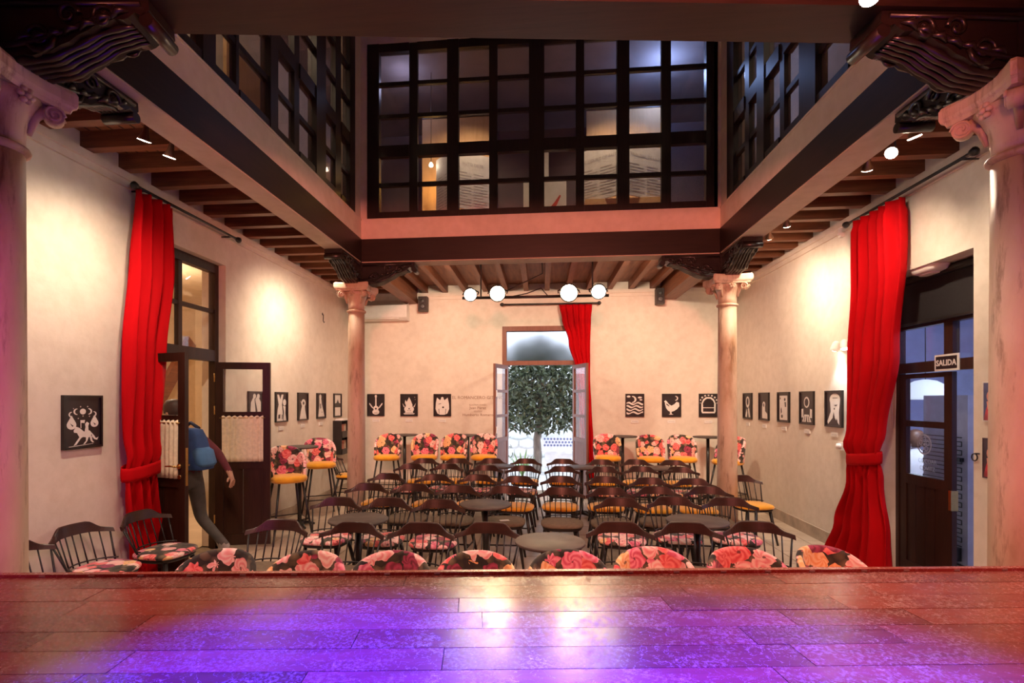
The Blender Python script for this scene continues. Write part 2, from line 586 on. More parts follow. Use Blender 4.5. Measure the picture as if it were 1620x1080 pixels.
def tilemat():
    m, nt, b = newmat('floor_stone')
    v = coords(nt, rnd=6)
    n = noise(nt, v, 3.5, 7)
    oi = nt.nodes.new('ShaderNodeObjectInfo')
    t = ramp(nt, oi.outputs['Random'], [(0, (.54, .44, .34)), (1, (.68, .57, .45))])
    g = ramp(nt, n, [(.3, (.78, .76, .73)), (.7, (1, 1, 1))])
    mm = nt.nodes.new('ShaderNodeMix'); mm.data_type = 'RGBA'; mm.blend_type = 'MULTIPLY'; mm.inputs[0].default_value = 1
    nt.links.new(t, mm.inputs[6]); nt.links.new(g, mm.inputs[7])
    nt.links.new(mm.outputs[2], b.inputs['Base Color'])
    b.inputs['Roughness'].default_value = .32
    bump(nt, b, n, .05, .004)
    return m


M['tile'] = tilemat()
M['grout'] = simple('floor_grout', (.22, .17, .12), .9, .2, 10)

# ------------------------------------------------------------------ the room shell
XL, XR, YW, YF = -3.72, 3.44, 10.15, -2.2
ZC = 3.74           # cornice
ZB = 3.92           # ceiling boards
ZR = 6.62           # gallery roof
TH = .30
LD0, LD1, LDZ = 4.70, 6.03, 3.33      # left door opening (Y range, top)
RD0, RD1, RDZ = 4.66, 6.00, 2.96      # right door opening
BD0, BD1, BDZ = -.73, .70, 3.12       # back door opening (X range, top)


def wall_with_hole_x(name, X0, X1, y0, y1, z1, h0, h1, hz):
    mb = MB()
    mb.box(X0, X1, y0, h0, 0, z1); mb.box(X0, X1, h1, y1, 0, z1); mb.box(X0, X1, h0, h1, hz, z1)
    return struct(name, mb, M['plaster'])


wall_with_hole_x('wall_left', XL - TH, XL, YF, YW + TH, ZR, LD0, LD1, LDZ)
wall_with_hole_x('wall_right', XR, XR + TH, YF, YW + TH, ZR, RD0, RD1, RDZ)
mb = MB()
mb.box(XL, BD0, YW, YW + TH, 0, ZR); mb.box(BD1, XR, YW, YW + TH, 0, ZR); mb.box(BD0, BD1, YW, YW + TH, BDZ, ZR)
struct('wall_back', mb, M['plaster'])
struct('wall_front', MB().box(XL - TH, XR + TH, YF - TH, YF, 0, ZR), M['blind'])
# floor: grout bed with stone slabs
fl = struct('floor', MB().box(XL - TH, XR + TH, YF - TH, YW + TH, -.2, -.012), M['grout'])
TS = .5
slab = MB().box(.004, TS - .004, .004, TS - .004, -.012, 0).mesh('slab'); slab.materials.append(M['tile'])
for iy in range(int((YW + .3) / TS) + 1):
    for ix in range(15):
        x = -3.76 + ix * TS; y = iy * TS
        if y + TS > YW + .3 or x + TS > XR + .4 or y < 2.2: continue
        obj('slab', slab, None, fl, (x, y, 0))
# roof over the patio and gallery
struct('ceiling', MB().box(XL - TH, XR + TH, YF - TH, YW + TH, ZR, ZR + .2), simple('dark_roof', (.22, .19, .20), .8, .15, 3))
# ground floor ceilings with joists
BL0, BL1 = -2.59, -2.36     # left beam
BR0, BR1 = 2.20, 2.46       # right beam
YB0, YB1 = 6.90, 7.15       # back beam
ZS, ZT = 3.55, 3.86         # beam soffit / top
cl = struct('ceiling_left', MB().box(XL, BL0 + .1, YF, YW, ZB, ZB + .1), M['boards_y'])
cr = struct('ceiling_right', MB().box(BR1 - .1, XR, YF, YW, ZB, ZB + .1), M['boards_y'])
cb = struct('ceiling_back', MB().box(BL0 + .1, BR1 - .1, YB1 - .1, YW, ZB, ZB + .1), M['boards_x'])
struct('ceiling_stage', MB().box(BL0 + .1, BR1 - .1, YF, 2.3, ZB, ZB + .1), M['boards_x'])
jl = MB().box(0, BL0 + .05 - XL, -.045, .045, ZC + .04, ZB).mesh('joist'); jl.materials.append(M['joist'])
jr = MB().box(0, XR - BR1 + .05, -.045, .045, ZC + .04, ZB).mesh('joist'); jr.materials.append(M['joist'])
for i in range(20):
    y = 2.45 + i * .40
    if y > YW - .1: break
    obj('joist', jl, None, cl, (XL, y, 0)); obj('joist', jr, None, cr, (BR1 - .05, y, 0))
jb = MB().box(-.045, .045, YB1 - .03, YW, ZC + .04, ZB).mesh('joist'); jb.materials.append(M['joisty'])
for i in range(12):
    x = -2.2 + i * .385
    if x > BR0 - .1: break
    obj('joist', jb, None, cb, (x, 0, 0))
# cornices
struct('trim_1', MB().box(XL, XL + .05, YF, YW, ZC - .03, ZC + .035).box(XL, XL + .025, YF, YW, ZC - .09, ZC - .03), M['plaster'])
struct('trim_2', MB().box(XR - .05, XR, YF, YW, ZC - .03, ZC + .035).box(XR - .025, XR, YF, YW, ZC - .09, ZC - .03), M['plaster'])
struct('trim_3', MB().box(XL + .05, XR - .05, YW - .05, YW, ZC - .03, ZC + .035).box(XL + .025, XR - .025, YW - .025, YW, ZC - .09, ZC - .03), M['plaster'])
# baseboards
struct('baseboard_left', MB().box(XL, XL + .02, 2.4, LD0 - .02, 0, .15).box(XL, XL + .02, LD1 + .02, YW, 0, .15), M['stone'])
struct('baseboard_right', MB().box(XR - .02, XR, 2.4, RD0 - .02, 0, .15).box(XR - .02, XR, RD1 + .02, YW, 0, .15), M['stone'])
struct('baseboard_back', MB().box(XL + .02, BD0 - .02, YW - .02, YW, 0, .15).box(BD1 + .02, XR - .02, YW - .02, YW, 0, .15), M['stone'])

# ------------------------------------------------------------------ beams of the courtyard
FSL = .1213                                     # the front beam and stage edge run slightly askew


def yfront(x): return 2.57 + x * FSL      # centre line of the front beam


def beam(name, label, parts):
    t = thing(name, label, 'beam')
    for n, mb_, m_ in parts: obj(n, mb_, m_, t)
    return t


beam('timber_beam', 'long dark timber beam beside the left wall aisle, pale underside', [
    ('timber', MB().box(BL0, BL1, 2.2, YB1, ZS + .012, ZT), M['beam']),
    ('soffit_board', MB().box(BL0 + .004, BL1 - .004, 2.45, YB0 - .02, ZS, ZS + .012), M['soffit'])])
beam('timber_beam', 'long dark timber beam beside the right wall aisle, pale underside', [
    ('timber', MB().box(BR0, BR1, 2.7, YB1, ZS + .012, ZT), M['beam']),
    ('soffit_board', MB().box(BR0 + .004, BR1 - .004, 3.0, YB0 - .02, ZS, ZS + .012), M['soffit'])])
beam('timber_beam', 'dark timber cross beam under the gallery window above the stage lights', [
    ('timber', MB().box(BL1, BR0, YB0, YB1, ZS + .012, ZT), M['beamx']),
    ('soffit_board', MB().box(BL1, BR0, YB0 + .004, YB1 - .004, ZS, ZS + .012), M['soffit'])])
mb = MB(); mb.bar((-2.62, yfront(-2.62), 3.70), (2.48, yfront(2.48), 3.70), .26, .30)
mb.bar((-2.62, yfront(-2.62) - .14, 3.83), (2.48, yfront(2.48) - .14, 3.83), .06, .06)
beam('timber_beam', 'dark timber cross beam spanning the near marble columns', [('timber', mb, M['beamx'])])
beam('timber_beam', 'short dark beam from the rear column to the back wall over the air conditioner', [
    ('timber', MB().box(BL0, BL1, YB1 + .002, YW, ZS + .03, ZB), M['joisty'])])
beam('timber_beam', 'short dark beam from the rear column to the back wall beside the rooster picture', [
    ('timber', MB().box(BR0, BR1, YB1 + .002, YW, ZS + .03, ZB), M['joisty'])])
# plaster bands between beams and gallery windows
ZWB = 4.13
struct('trim_4', MB().box(BL0, BL1 - .008, 2.3, YB1, ZT, ZWB).box(BL0, BL1 - .002, 2.3, YB1, ZWB - .02, ZWB), M['plaster_fascia'])
struct('trim_5', MB().box(BR0 + .008, BR1, 2.7, YB1, ZT, ZWB).box(BR0 + .002, BR1, 2.7, YB1, ZWB - .02, ZWB), M['plaster_fascia'])
struct('trim_6', MB().box(BL1 - .008, BR0 + .008, YB0 + .008, YB1, ZT, ZWB), M['plaster_fascia'])
mb = MB(); mb.bar((-2.6, yfront(-2.6), 5.22), (2.46, yfront(2.46), 5.22), .2, 2.75)
struct('wall_patio_front', mb, M['plaster_fascia'])
# plaster corner piers and lintels of the gallery
struct('trim_7', MB().box(BL0, BL1 + .06, YB0 + .05, YB1, ZWB, ZR).box(BL0, BL1 - .03, YB0 - .16, YB0 + .05, ZWB, ZR), M['plaster_fascia'])
struct('trim_8', MB().box(BR0 - .05, BR1, YB0 + .05, YB1, ZWB, ZR).box(BR0 + .03, BR1, YB0 - .16, YB0 + .05, ZWB, ZR), M['plaster_fascia'])
struct('trim_9', MB().box(BL1 + .06, BR0 - .05, YB0 + .05, YB1, 6.46, ZR).box(BL0, BL1 - .03, 2.4, YB0 - .16, 6.46, ZR).box(BR0 + .03, BR1, 2.8, YB0 - .16, 6.46, ZR), M['plaster_fascia'])

# ------------------------------------------------------------------ columns with carved corbels
colz = 2.92


def column(label, x, y, ang, r=.122):
    t = thing('marble_column', label, 'column', (x, y, 0), ang)
    obj('plinth', MB().box(-.19, .19, -.19, .19, 0, .1).lathe([(.185, .1), (.19, .13), (.165, .16), (.15, .18), (.16, .2), (.14, .24)], 28), M['marble'], t)
    obj('shaft', MB().lathe([(r + .012, .24), (r + .006, .9), (r + .002, 1.7), (r - .002, 2.4), (r - .005, colz - .01)], 36), M['marble'], t)
    obj('astragal', MB().lathe([(r - .004, colz - .018), (r + .014, colz - .008), (r + .018, colz + .004), (r + .012, colz + .016), (r - .004, colz + .022)], 36), M['marble'], t)
    bell = MB().lathe([(r - .006, colz + .02), (r - .004, colz + .08), (r + .005, colz + .15), (r + .03, colz + .21), (r + .06, colz + .25)], 32)
    obj('bell', bell, M['marble'], t)
    # abacus with concave sides
    pts = []
    hw = .235
    for k in range(4):
        a0 = k * PI / 2
        for q in range(7):
            s_ = q / 6 * 2 - 1
            dpt = hw - .045 * (1 - s_ * s_)
            xx = s_ * hw * .93; yy = -dpt
            pts.append((xx * math.cos(a0) - yy * math.sin(a0), xx * math.sin(a0) + yy * math.cos(a0)))
    ab = MB()
    n = len(pts)
    rings = [(.90, colz + .255), (.93, colz + .275), (.98, colz + .285), (1.0, colz + .30), (1.0, colz + .345), (.96, colz + .362)]
    for sc_, z in rings: ab.v += [(px * sc_, py * sc_, z) for px, py in pts]
    for i in range(len(rings) - 1):
        for k in range(n):
            ab.f.append([i * n + k, i * n + (k + 1) % n, (i + 1) * n + (k + 1) % n, (i + 1) * n + k]); ab.sm.append(False)
    ab.f.append(list(range(n))[::-1]); ab.sm.append(False)
    ab.f.append([(len(rings) - 1) * n + k for k in range(n)]); ab.sm.append(False)
    obj('abacus', ab, M['marble'], t)
    for k in range(4):                                  # corner volutes
        a = PI / 4 + k * PI / 2
        d = Vector((math.cos(a), math.sin(a), 0)); p = Vector((-d.y, d.x, 0))
        v = MB()
        c = d * .225 + Vector((0, 0, colz + .215))
        v.cyl(c - p * .032, c + p * .032, .042, n=16)
        for sgn in (-1, 1):
            sp = []
            for q in range(16):
                th = q / 15 * 3.4 * PI; rr = .044 - .036 * q / 15
                sp.append(c + p * .034 * sgn + d * math.cos(th) * rr + Vector((0, 0, 1)) * math.sin(th) * rr)
            v.tube(sp, .007, 5)
        v.tube([d * .13 + Vector((0, 0, colz + .10)), d * .155 + Vector((0, 0, colz + .19)), d * .20 + Vector((0, 0, colz + .245))], [.012, .02, .03], 8)
        obj('volute', v, M['marble'], t)
        a2 = k * PI / 2
        d2 = Vector((math.cos(a2), math.sin(a2), 0)); p2 = Vector((-d2.y, d2.x, 0))
        ro = MB()
        c2 = d2 * .175 + Vector((0, 0, colz + .235))
        for q in range(6):
            th = q * PI / 3
            e = c2 + (p2 * math.cos(th) + Vector((0, 0, 1)) * math.sin(th)) * .028
            ro.lathe([(.004, -.014), (.014, -.008), (.016, 0), (.012, .01), (.003, .014)], 8, e)
        ro.lathe([(.004, -.016), (.016, -.006), (.016, .006), (.004, .016)], 8, c2 + d2 * .008)
        obj('rosette', ro, M['marble'], t)
    return t


def corbel_arm(t, ang, L=.80, w=.21, z0=3.285, z1=3.546):
    """one carved arm of the timber bracket, from the column outwards along ang"""
    Mx = Matrix.Rotation(ang, 4, 'Z')
    H = z1 - z0
    prof = [(-.02, z1), (L, z1), (L + .005, z1 - .05), (L - .03, z1 - .075), (L - .06, z1 - .06), (L - .09, z1 - .085)]
    for i in range(13):                                  # S-curve underside with scalloped lip
        q = i / 12
        x = L - .11 - q * (L - .30)
        z = z1 - .09 - (H - .095) * (.5 - .5 * math.cos(PI * min(1, q * 1.15)))
        prof.append((x, z + (.004 if i % 2 else -.003)))
    prof += [(.16, z0), (-.02, z0)]
    arm = obj('bracket_arm', MB().prism(prof, Mx, w), M['carve'], t)
    cv = MB()
    for sd in (-1, 1):                                   # acanthus scrolls on both faces
        def P(x, z, o=.0): return Mx @ Vector((x, sd * (w / 2 + o), z))
        for (cx, cz, rr, tn, dr) in ((L - .20, z1 - .085, .055, 3.2, 1), (.30, z0 + .085, .075, 3.4, -1), (L * .55, z1 - .075, .05, 2.6, 1)):
            sp = [P(cx + math.cos(dr * q / 17 * tn * PI) * rr * (1 - .85 * q / 17), cz + math.sin(dr * q / 17 * tn * PI) * rr * (1 - .85 * q / 17), .006) for q in range(18)]
            cv.tube(sp, [.013 - .007 * q / 17 for q in range(18)], 6)
        cv.tube([P(.05, z1 - .035, .004), P(L * .4, z1 - .03, .008), P(L - .03, z1 - .025, .004)], .012, 6)
        cv.tube([P(.10 + q / 11 * (L - .28), z0 + .035 + (H - .10) * (q / 11) ** 1.7, .007) for q in range(12)], [.016 - .008 * q / 11 for q in range(12)], 6)
        for k in range(7):                               # leaf lobes along the lip
            q = k / 6
            x = .20 + q * (L - .36); z = z0 + .05 + (H - .14) * q ** 1.6
            cv.tube([P(x, z, .004), P(x + .03, z + .03, .016), P(x + .075, z + .035, .004)], [.006, .018, .005], 6)
    # curled tip and beads on the end
    c = Mx @ Vector((L - .01, 0, z1 - .09)); p = Mx @ Vector((0, 1, 0)) - Mx @ Vector((0, 0, 0))
    cv.cyl(c - p * (w / 2), c + p * (w / 2), .032, n=12)
    for oy in (-.075, -.038, 0, .038, .075):             # fluted leaf ribs under the arm, curling up at the tip
        rib = []
        for i in range(15):
            q = i / 14
            x = .17 + q * (L - .26)
            z = z1 - .09 - (H - .095) * (.5 - .5 * math.cos(PI * min(1, (1 - q) * 1.15)))
            rib.append(Mx @ Vector((x, oy * (1 - .25 * q), z - .003)))
        cv.tube(rib, [.020 - .010 * i / 14 + .004 * math.sin(i * 1.7) for i in range(15)], 6)
    obj('acanthus_carving', cv, M['carve'], arm)


cols = [('pink-lit marble column near the stage beside the horse rider picture', -2.545, yfront(-2.545), 0, ((FSL, 1), (PI / 2, 1))),
        ('pink-lit marble column near the stage beside the red photo posters', 2.33, yfront(2.33), 0, ((PI + FSL, 1), (PI / 2, 1))),
        ('cream marble column at the rear in front of the air conditioner', -2.475, 7.025, 0, ((0, 1), (-PI / 2, 1))),
        ('cream marble column at the rear hiding a mustard bar stool', 2.33, 7.025, 0, ((PI, 1), (-PI / 2, 1)))]
corb_lab = ['carved dark timber bracket above the near column by the horse rider picture', 'carved dark timber bracket above the near column by the red posters',
            'carved dark timber bracket above the rear column by the air conditioner', 'carved dark timber bracket above the rear column by the right wall pictures']
for i, (lb, x, y, a, arms) in enumerate(cols):
    column(lb, x, y, a, .112 if i > 1 else .125)
    t = thing('carved_bracket', corb_lab[i], 'bracket', (x, y, 0))
    obj('block', MB().box(-.125, .125, -.125, .125, 3.283, 3.546), M['carve'], t)
    for an, _ in arms: corbel_arm(t, an, .82 if i > 1 else .78)

# ------------------------------------------------------------------ stage of separate boards
SA = math.atan(FSL)
SZ = 1.0
stage = thing('stage', 'worn wooden stage floor lit blue and red by stage lamps', 'stage', (0, 2.345, 0), SA)


def stage_local(px, py):
    x, y = onZ(SZ, px, py)
    y -= 2.345
    return x * math.cos(SA) + y * math.sin(SA)


rows = [(920, [135, 640, 1240]), (940, [150, 490, 1090, 1395]), (962, [120, 725, 1062, 1345, 1550]), (986, [225, 763, 1260, 1475]),
        (1015, [60, 560, 1195, 1435]), (1048, [190, 700, 1285]), (1090, [100, 470, 1260])]
PW = .134
for k in range(30):
    if k < len(rows): js = sorted(stage_local(p, rows[k][0]) for p in rows[k][1])
    else: js = [-1.9 + .5 * ((k * 37) % 5) * .3 + 1.25 * i for i in range(4)]
    ymid = -.035 - (k + 1) * PW
    xmx = (XR - .03 + ymid * math.sin(SA)) / math.cos(SA); xmn = (XL + .03 + (ymid + PW) * math.sin(SA)) / math.cos(SA)
    ed = [xmn]
    while js and js[0] - ed[-1] > 1.6: ed.append(ed[-1] + .95 + .2 * ((k * 7) % 3))
    for j in js:
        if j > ed[-1] + .15: ed.append(j)
    ed = [e for e in ed if e < xmx - .2]
    while xmx - ed[-1] > 1.6: ed.append(ed[-1] + 1.2)
    ed.append(xmx)
    y1 = -.035 - k * PW; y0 = y1 - PW + .003
    for a, b in zip(ed[:-1], ed[1:]):
        obj('plank', MB().box(-(b - a) / 2 + .0012, (b - a) / 2 - .0012, y0, y1, SZ - .022, SZ + random.uniform(-.0008, .0008)), M['stage'], stage, ((a + b) / 2, 0, 0))
sn_, cs_ = math.sin(SA), math.cos(SA)
sub = [((XL + .04 + y_ * sn_) / cs_, y_) for y_ in (-.05, -4.06)] + [((XR - .04 + y_ * sn_) / cs_, y_) for y_ in (-4.06, -.05)]
obj('subframe', MB().add([(x_, y_, .90) for x_, y_ in sub] + [(x_, y_, SZ - .023) for x_, y_ in sub], [(0, 1, 2, 3), (7, 6, 5, 4), (0, 4, 5, 1), (1, 5, 6, 2), (2, 6, 7, 3), (3, 7, 4, 0)]), M['stagedark'], stage)
obj('front_panel', MB().box(-3.55, 3.35, -.05, -.03, 0, .93), M['stagedark'], stage)
nz = MB().box(-3.55, 3.35, -.03, 0, .93, SZ + .012)
obj('nosing', nz, M['stage'], stage)
stud = MB().box(-.012, .012, -.0335, -.0300, SZ + .003, SZ + .0095).mesh('stud'); stud.materials.append(simple('steel_stud', (.75, .72, .75), .3, .1, 20, 0, 1))
for i in range(24): obj('stud', stud, None, stage, (-2.3 + i * .205 + random.uniform(-.02, .02), 0, 0))

# ------------------------------------------------------------------ gallery windows
RAILS = [(4.13, 4.23), (4.57, 4.62), (4.96, 5.11), (5.48, 5.53), (5.91, 5.96), (6.35, 6.46)]
M['sash'] = woodmat('sash_wood', (.014, .009, .008), (.035, .020, .016), 'Z', .4)


def gallery_window(name, loc, rotz, posts):
    t = struct_empty(name, loc, rotz)
    for i, (a, b) in enumerate(posts):
        thick = i % 2 == 0
        dz = .05 if thick else .03
        obj('post' if thick else 'muntin', MB().box(a, b, -dz, dz, 4.13, 6.46), M['sash'], t)
    for j, (z0, z1) in enumerate(RAILS):
        for (a, b), (c, d) in zip(posts[:-1], posts[1:]):
            w = .042 if j in (0, 2, 5) else .024
            obj('rail' if j in (0, 2, 5) else 'glazing_bar', MB().box(b, c, -w, w, z0, z1), M['sash'], t)
    for (a, b), (c, d) in zip(posts[:-1], posts[1:]):
        for (z0, z1), (z2, z3) in zip(RAILS[:-1], RAILS[1:]):
            obj('pane', MB().box(b, c, .004, .008, z1, z2), M['sheenglass'], t)
    return t


bx = lambda px: onY(6.99, px, 250)[0]
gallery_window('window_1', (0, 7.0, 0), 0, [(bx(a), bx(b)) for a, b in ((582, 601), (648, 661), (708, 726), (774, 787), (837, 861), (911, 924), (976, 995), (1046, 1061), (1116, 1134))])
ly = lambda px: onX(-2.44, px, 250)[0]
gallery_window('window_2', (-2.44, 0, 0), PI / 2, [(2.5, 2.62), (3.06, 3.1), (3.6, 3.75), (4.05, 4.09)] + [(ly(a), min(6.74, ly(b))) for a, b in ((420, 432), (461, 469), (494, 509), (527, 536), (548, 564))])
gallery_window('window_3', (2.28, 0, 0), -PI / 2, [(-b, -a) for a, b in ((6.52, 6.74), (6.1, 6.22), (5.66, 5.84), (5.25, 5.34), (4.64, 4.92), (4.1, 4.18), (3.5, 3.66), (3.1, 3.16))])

# ---- exhibition in the back gallery
M['panelwood'] = woodmat('exhibit_wood', (.52, .30, .13), (.66, .41, .20), 'Z', .6)
M['grayprint'] = simple('grey_print', (.50, .47, .45), .8, .1, 30)
M['redpaint'] = simple('red_paint', (.6, .05, .03), .6, .2, 20)
GF = 4.02


def gx(px, Y): return onY(Y, px, 250)[0]


for a, b, lb in ((668, 778, 'tall warm wooden exhibit board in gallery behind the AUTO DE FE book'), (928, 1046, 'tall warm wooden exhibit board in gallery behind the COURT OF FAITH book')):
    t = thing('exhibit_board', lb, 'board')
    obj('panel', MB().box(gx(a, 8.3), gx(b, 8.3), 8.3, 8.34, GF, 6.14), M['panelwood'], t)
    obj('top_rail', MB().box(gx(a, 8.3), gx(b, 8.3), 8.29, 8.35, 6.14, 6.18), M['sash'], t)


def bookpage(t, x0, y0, x1, y1, z0, z1, title, sub, zt):
    p0 = Vector((x0, y0, 0)); d = Vector((x1 - x0, y1 - y0, 0)); w = d.length
    ang = math.atan2(d.y, d.x)
    Mx = Matrix.Translation(p0) @ Matrix.Rotation(ang, 4, 'Z')
    pg = MB(); pg.add([Mx @ Vector(v) for v in [(x, y, z) for z in (z0, z1) for y in (0, .02) for x in (0, w)]], [(0, 2, 3, 1), (4, 5, 7, 6), (0, 1, 5, 4), (2, 6, 7, 3), (0, 4, 6, 2), (1, 3, 7, 5)])
    p = obj('page', pg, M['paper'], t)
    ln = MB()
    for i in range(12):
        z = zt - .12 - i * .042
        if z < z0 + .04: break
        for q in (0, 1):
            xa = w * (.1 + .42 * q); xb = xa + w * .36 * (1 if i % 4 else .7)
            ln.add([Mx @ Vector(v) for v in ((xa, -.002, z), (xb, -.002, z), (xb, -.002, z + .014), (xa, -.002, z + .014))], [(0, 1, 2, 3)])
    obj('text_lines', ln, M['grayprint'], p)
    if title: join_text(title, .062, M['grayprint'], 'title', p, Mx @ Matrix.Translation((w * .5, -.003, zt)))


t = thing('open_book_display', 'white open book display headed THE COURT OF FAITH in gallery', 'display', (0, 0, 0))
xs = gx(986, 7.55)
bookpage(t, gx(912, 7.95), 7.95, xs, 7.55, 4.58, 5.33, 'THE COURT OF FAITH', '', 5.14)
bookpage(t, xs, 7.55, gx(1056, 7.95), 7.95, 4.58, 5.33, 'TRIBUNAL DE LA FE', '', 5.14)
obj('plinth', MB().box(gx(925, 7.8), gx(1045, 7.8), 7.7, 8.05, GF + .003, 4.575), M['panelwood'], t)
t = thing('open_book_display', 'white open book display headed AUTO DE FE in gallery', 'display', (0, 0, 0))
xs = gx(716, 7.55)
bookpage(t, gx(690, 7.95), 7.95, xs, 7.6, 4.5, 5.33, '', '', 5.14)
bookpage(t, xs, 7.6, gx(778, 7.95), 7.95, 4.5, 5.33, 'AUTO DE FE', '', 5.14)
obj('plinth', MB().box(gx(690, 7.8), gx(776, 7.8), 7.72, 8.05, GF + .003, 4.495), M['redpaint'], t)
t = thing('painted_sheet', 'white sheet with red brush stroke standing in the gallery', 'display', (0, 0, 0))
obj('sheet', MB().box(gx(828, 7.6), gx(896, 7.6), 7.6, 7.63, GF, 4.83).box(gx(861, 7.6), gx(868, 7.6), 7.61, 7.63, 4.83, 5.3), M['paper'], t)
mb = MB(); x0 = gx(866, 7.59)
mb.prism([(x0, 4.35), (x0 + .05, 4.36), (x0 + .13, 4.47), (x0 + .19, 4.6), (x0 + .17, 4.61), (x0 + .09, 4.5), (x0 + .02, 4.42)], Matrix.Translation((0, 7.595, 0)), .004)
obj('red_stroke', mb, M['redpaint'], t)
lamp('POINT', (gx(684, 7.9), 8.05, 5.0), 2.5, (1, .55, .08), size=.04, name='gallery_lamp')
t = thing('gallery_bulb', 'small glowing bulb hanging in front of the exhibit board', 'bulb', (gx(682, 7.9), 7.9, 5.24))
obj('bulb', MB().lathe([(.004, -.03), (.025, -.02), (.032, 0), (.022, .02), (.012, .04)], 12), emit('bulb_glow', (1, .9, .7), 14), t)
obj('cord', MB().cyl((0, 0, .03), (0, 0, ZR - 5.24), .004), M['blackmetal'], t)
struct('wall_gallery_shade_screen', MB().box(-2.9, 2.9, 8.62, 8.70, GF, 6.05), simple('gallery_shade_dark', (.05, .035, .045), .8, .15, 5))  # dark screen added so the gallery behind the boards reads as shade
lamp('SPOT', (gx(980, 7.2), 7.15, 6.5), 250, (1, .80, .56), (gx(985, 8), 7.8, 4.7), .05, 95, .8, name='gallery_lamp')
lamp('SPOT', (gx(735, 7.2), 7.15, 6.5), 240, (1, .78, .52), (gx(728, 8), 7.8, 4.7), .05, 95, .8, name='gallery_lamp')
lamp('POINT', (1.75, 7.9, 6.35), 22, (.30, .48, 1), size=.1, name='gallery_lamp')
lamp('POINT', (-2.0, 7.8, 6.35), 5, (.55, .60, 1), size=.1, name='gallery_lamp')
lamp('POINT', (-3.0, 4.4, 6.2), 15, (1, .80, .55), size=.1, name='gallery_lamp')
lamp('POINT', (2.95, 4.2, 6.2), 8, (1, .85, .65), size=.1, name='gallery_lamp')
t = thing('exhibit_board', 'yellow-lit exhibit board glimpsed through the side gallery window', 'board')
obj('panel', MB().box(-3.3, -3.26, 5.3, 6.3, GF, 5.6), M['panelwood'], t)
t = thing('exhibit_board', 'pale grey exhibit board in the side gallery near the courtyard corner', 'board')
obj('panel', MB().box(-3.5, -3.46, 3.9, 5.1, GF, 6.2), M['paper'], t)

# ------------------------------------------------------------------ doors
def leaf_frame(w, z0, z1, th, stile, rails):
    mb = MB()
    mb.box(0, stile, -th / 2, th / 2, z0, z1); mb.box(w - stile, w, -th / 2, th / 2, z0, z1)
    for a, b in rails: mb.box(stile, w - stile, -th / 2, th / 2, a, b)
    return mb


def leaf(parent, hinge, ang, w, z0, z1, stile, rails, glass, panels, mat, gmat, boards=3, th=.042):
    o = obj('door_leaf', leaf_frame(w, z0, z1, th, stile, rails), mat, parent)
    o.location = (hinge[0], hinge[1], 0); o.rotation_euler = (0, 0, ang)
    for a, b in glass: obj('pane', MB().box(stile, w - stile, -.003, .003, a, b), gmat, o)
    for a, b in panels:
        bw = (w - 2 * stile) / boards
        for k in range(boards):
            obj('panel_board', MB().box(stile + k * bw + .004, stile + (k + 1) * bw - .004, -.012, .012, a, b), mat, o)
    return o


def lever(parent, x, z, side, mat, th=.042):
    y = side * (th / 2 + .004)
    mb = MB().cyl((x, side * th / 2, z), (x, y + side * .012, z), .022, n=14).cyl((x, y, z), (x, y + side * .05, z), .009, n=10)
    mb.tube([(x, y + side * .05, z), (x - .05, y + side * .055, z + .004), (x - .12, y + side * .05, z)], [.009, .009, .006], 8)
    mb.cyl((x, side * th / 2, z - .1), (x, y + side * .006, z - .1), .02, n=14)
    obj('handle', mb, mat, parent)


# left door
D1 = struct_empty('door_1')
XD = XL - .12
obj('jamb', MB().box(XD - .05, XD + .03, LD0, LD0 + .07, 0, LDZ), M['doorwood'], D1)
obj('jamb', MB().box(XD - .05, XD + .03, LD1 - .07, LD1, 0, LDZ), M['doorwood'], D1)
obj('head', MB().box(XD - .05, XD + .03, LD0 + .07, LD1 - .07, LDZ - .1, LDZ), M['doorwood'], D1)
obj('transom_bar', MB().box(XD - .05, XD + .04, LD0 + .07, LD1 - .07, 2.19, 2.32), M['doorwood'], D1)
ym = (LD0 + LD1) / 2
obj('mullion', MB().box(XD - .03, XD + .02, ym - .03, ym + .03, 2.32, LDZ - .1), M['doorwood'], D1)
for a, b in ((LD0 + .07, ym - .03), (ym + .03, LD1 - .07)):
    obj('glazing_bar', MB().box(XD - .025, XD + .015, a, b, 2.755, 2.80), M['doorwood'], D1)
    for z0, z1 in ((2.32, 2.755), (2.80, LDZ - .1)):
        obj('pane', MB().box(XD - .008, XD - .003, a, b, z0, z1), M['glass'], D1)
RL = [(.04, .17), (.93, 1.03), (1.53, 1.60), (2.10, 2.18)]
lf = leaf(D1, (XD + .055, LD1 - .09), math.atan2(.14, .59), .61, .04, 2.18, .085, RL, [(1.03, 1.53), (1.60, 2.10)], [(.17, .93)], M['doorwood'], M['glass'], 2)
for z in (.35, 1.62, 2.0): obj('hinge', MB().cyl((-.006, -.026, z - .05), (-.006, -.026, z + .05), .008), M['brass'], lf)
lf2 = leaf(D1, (XD + .055, LD0 + .09), math.atan2(-.13, .51), .55, .04, 2.18, .085, RL, [(1.03, 1.53), (1.60, 2.10)], [(.17, .93)], M['doorwood'], M['glass'], 2)
lever(lf2, .49, 1.13, -1, M['brass'])
lever(lf2, .49, 1.13, 1, M['brass'])
obj('lock_plate', MB().box(.550, .552, -.012, .012, .95, 1.3), M['brass'], lf2)


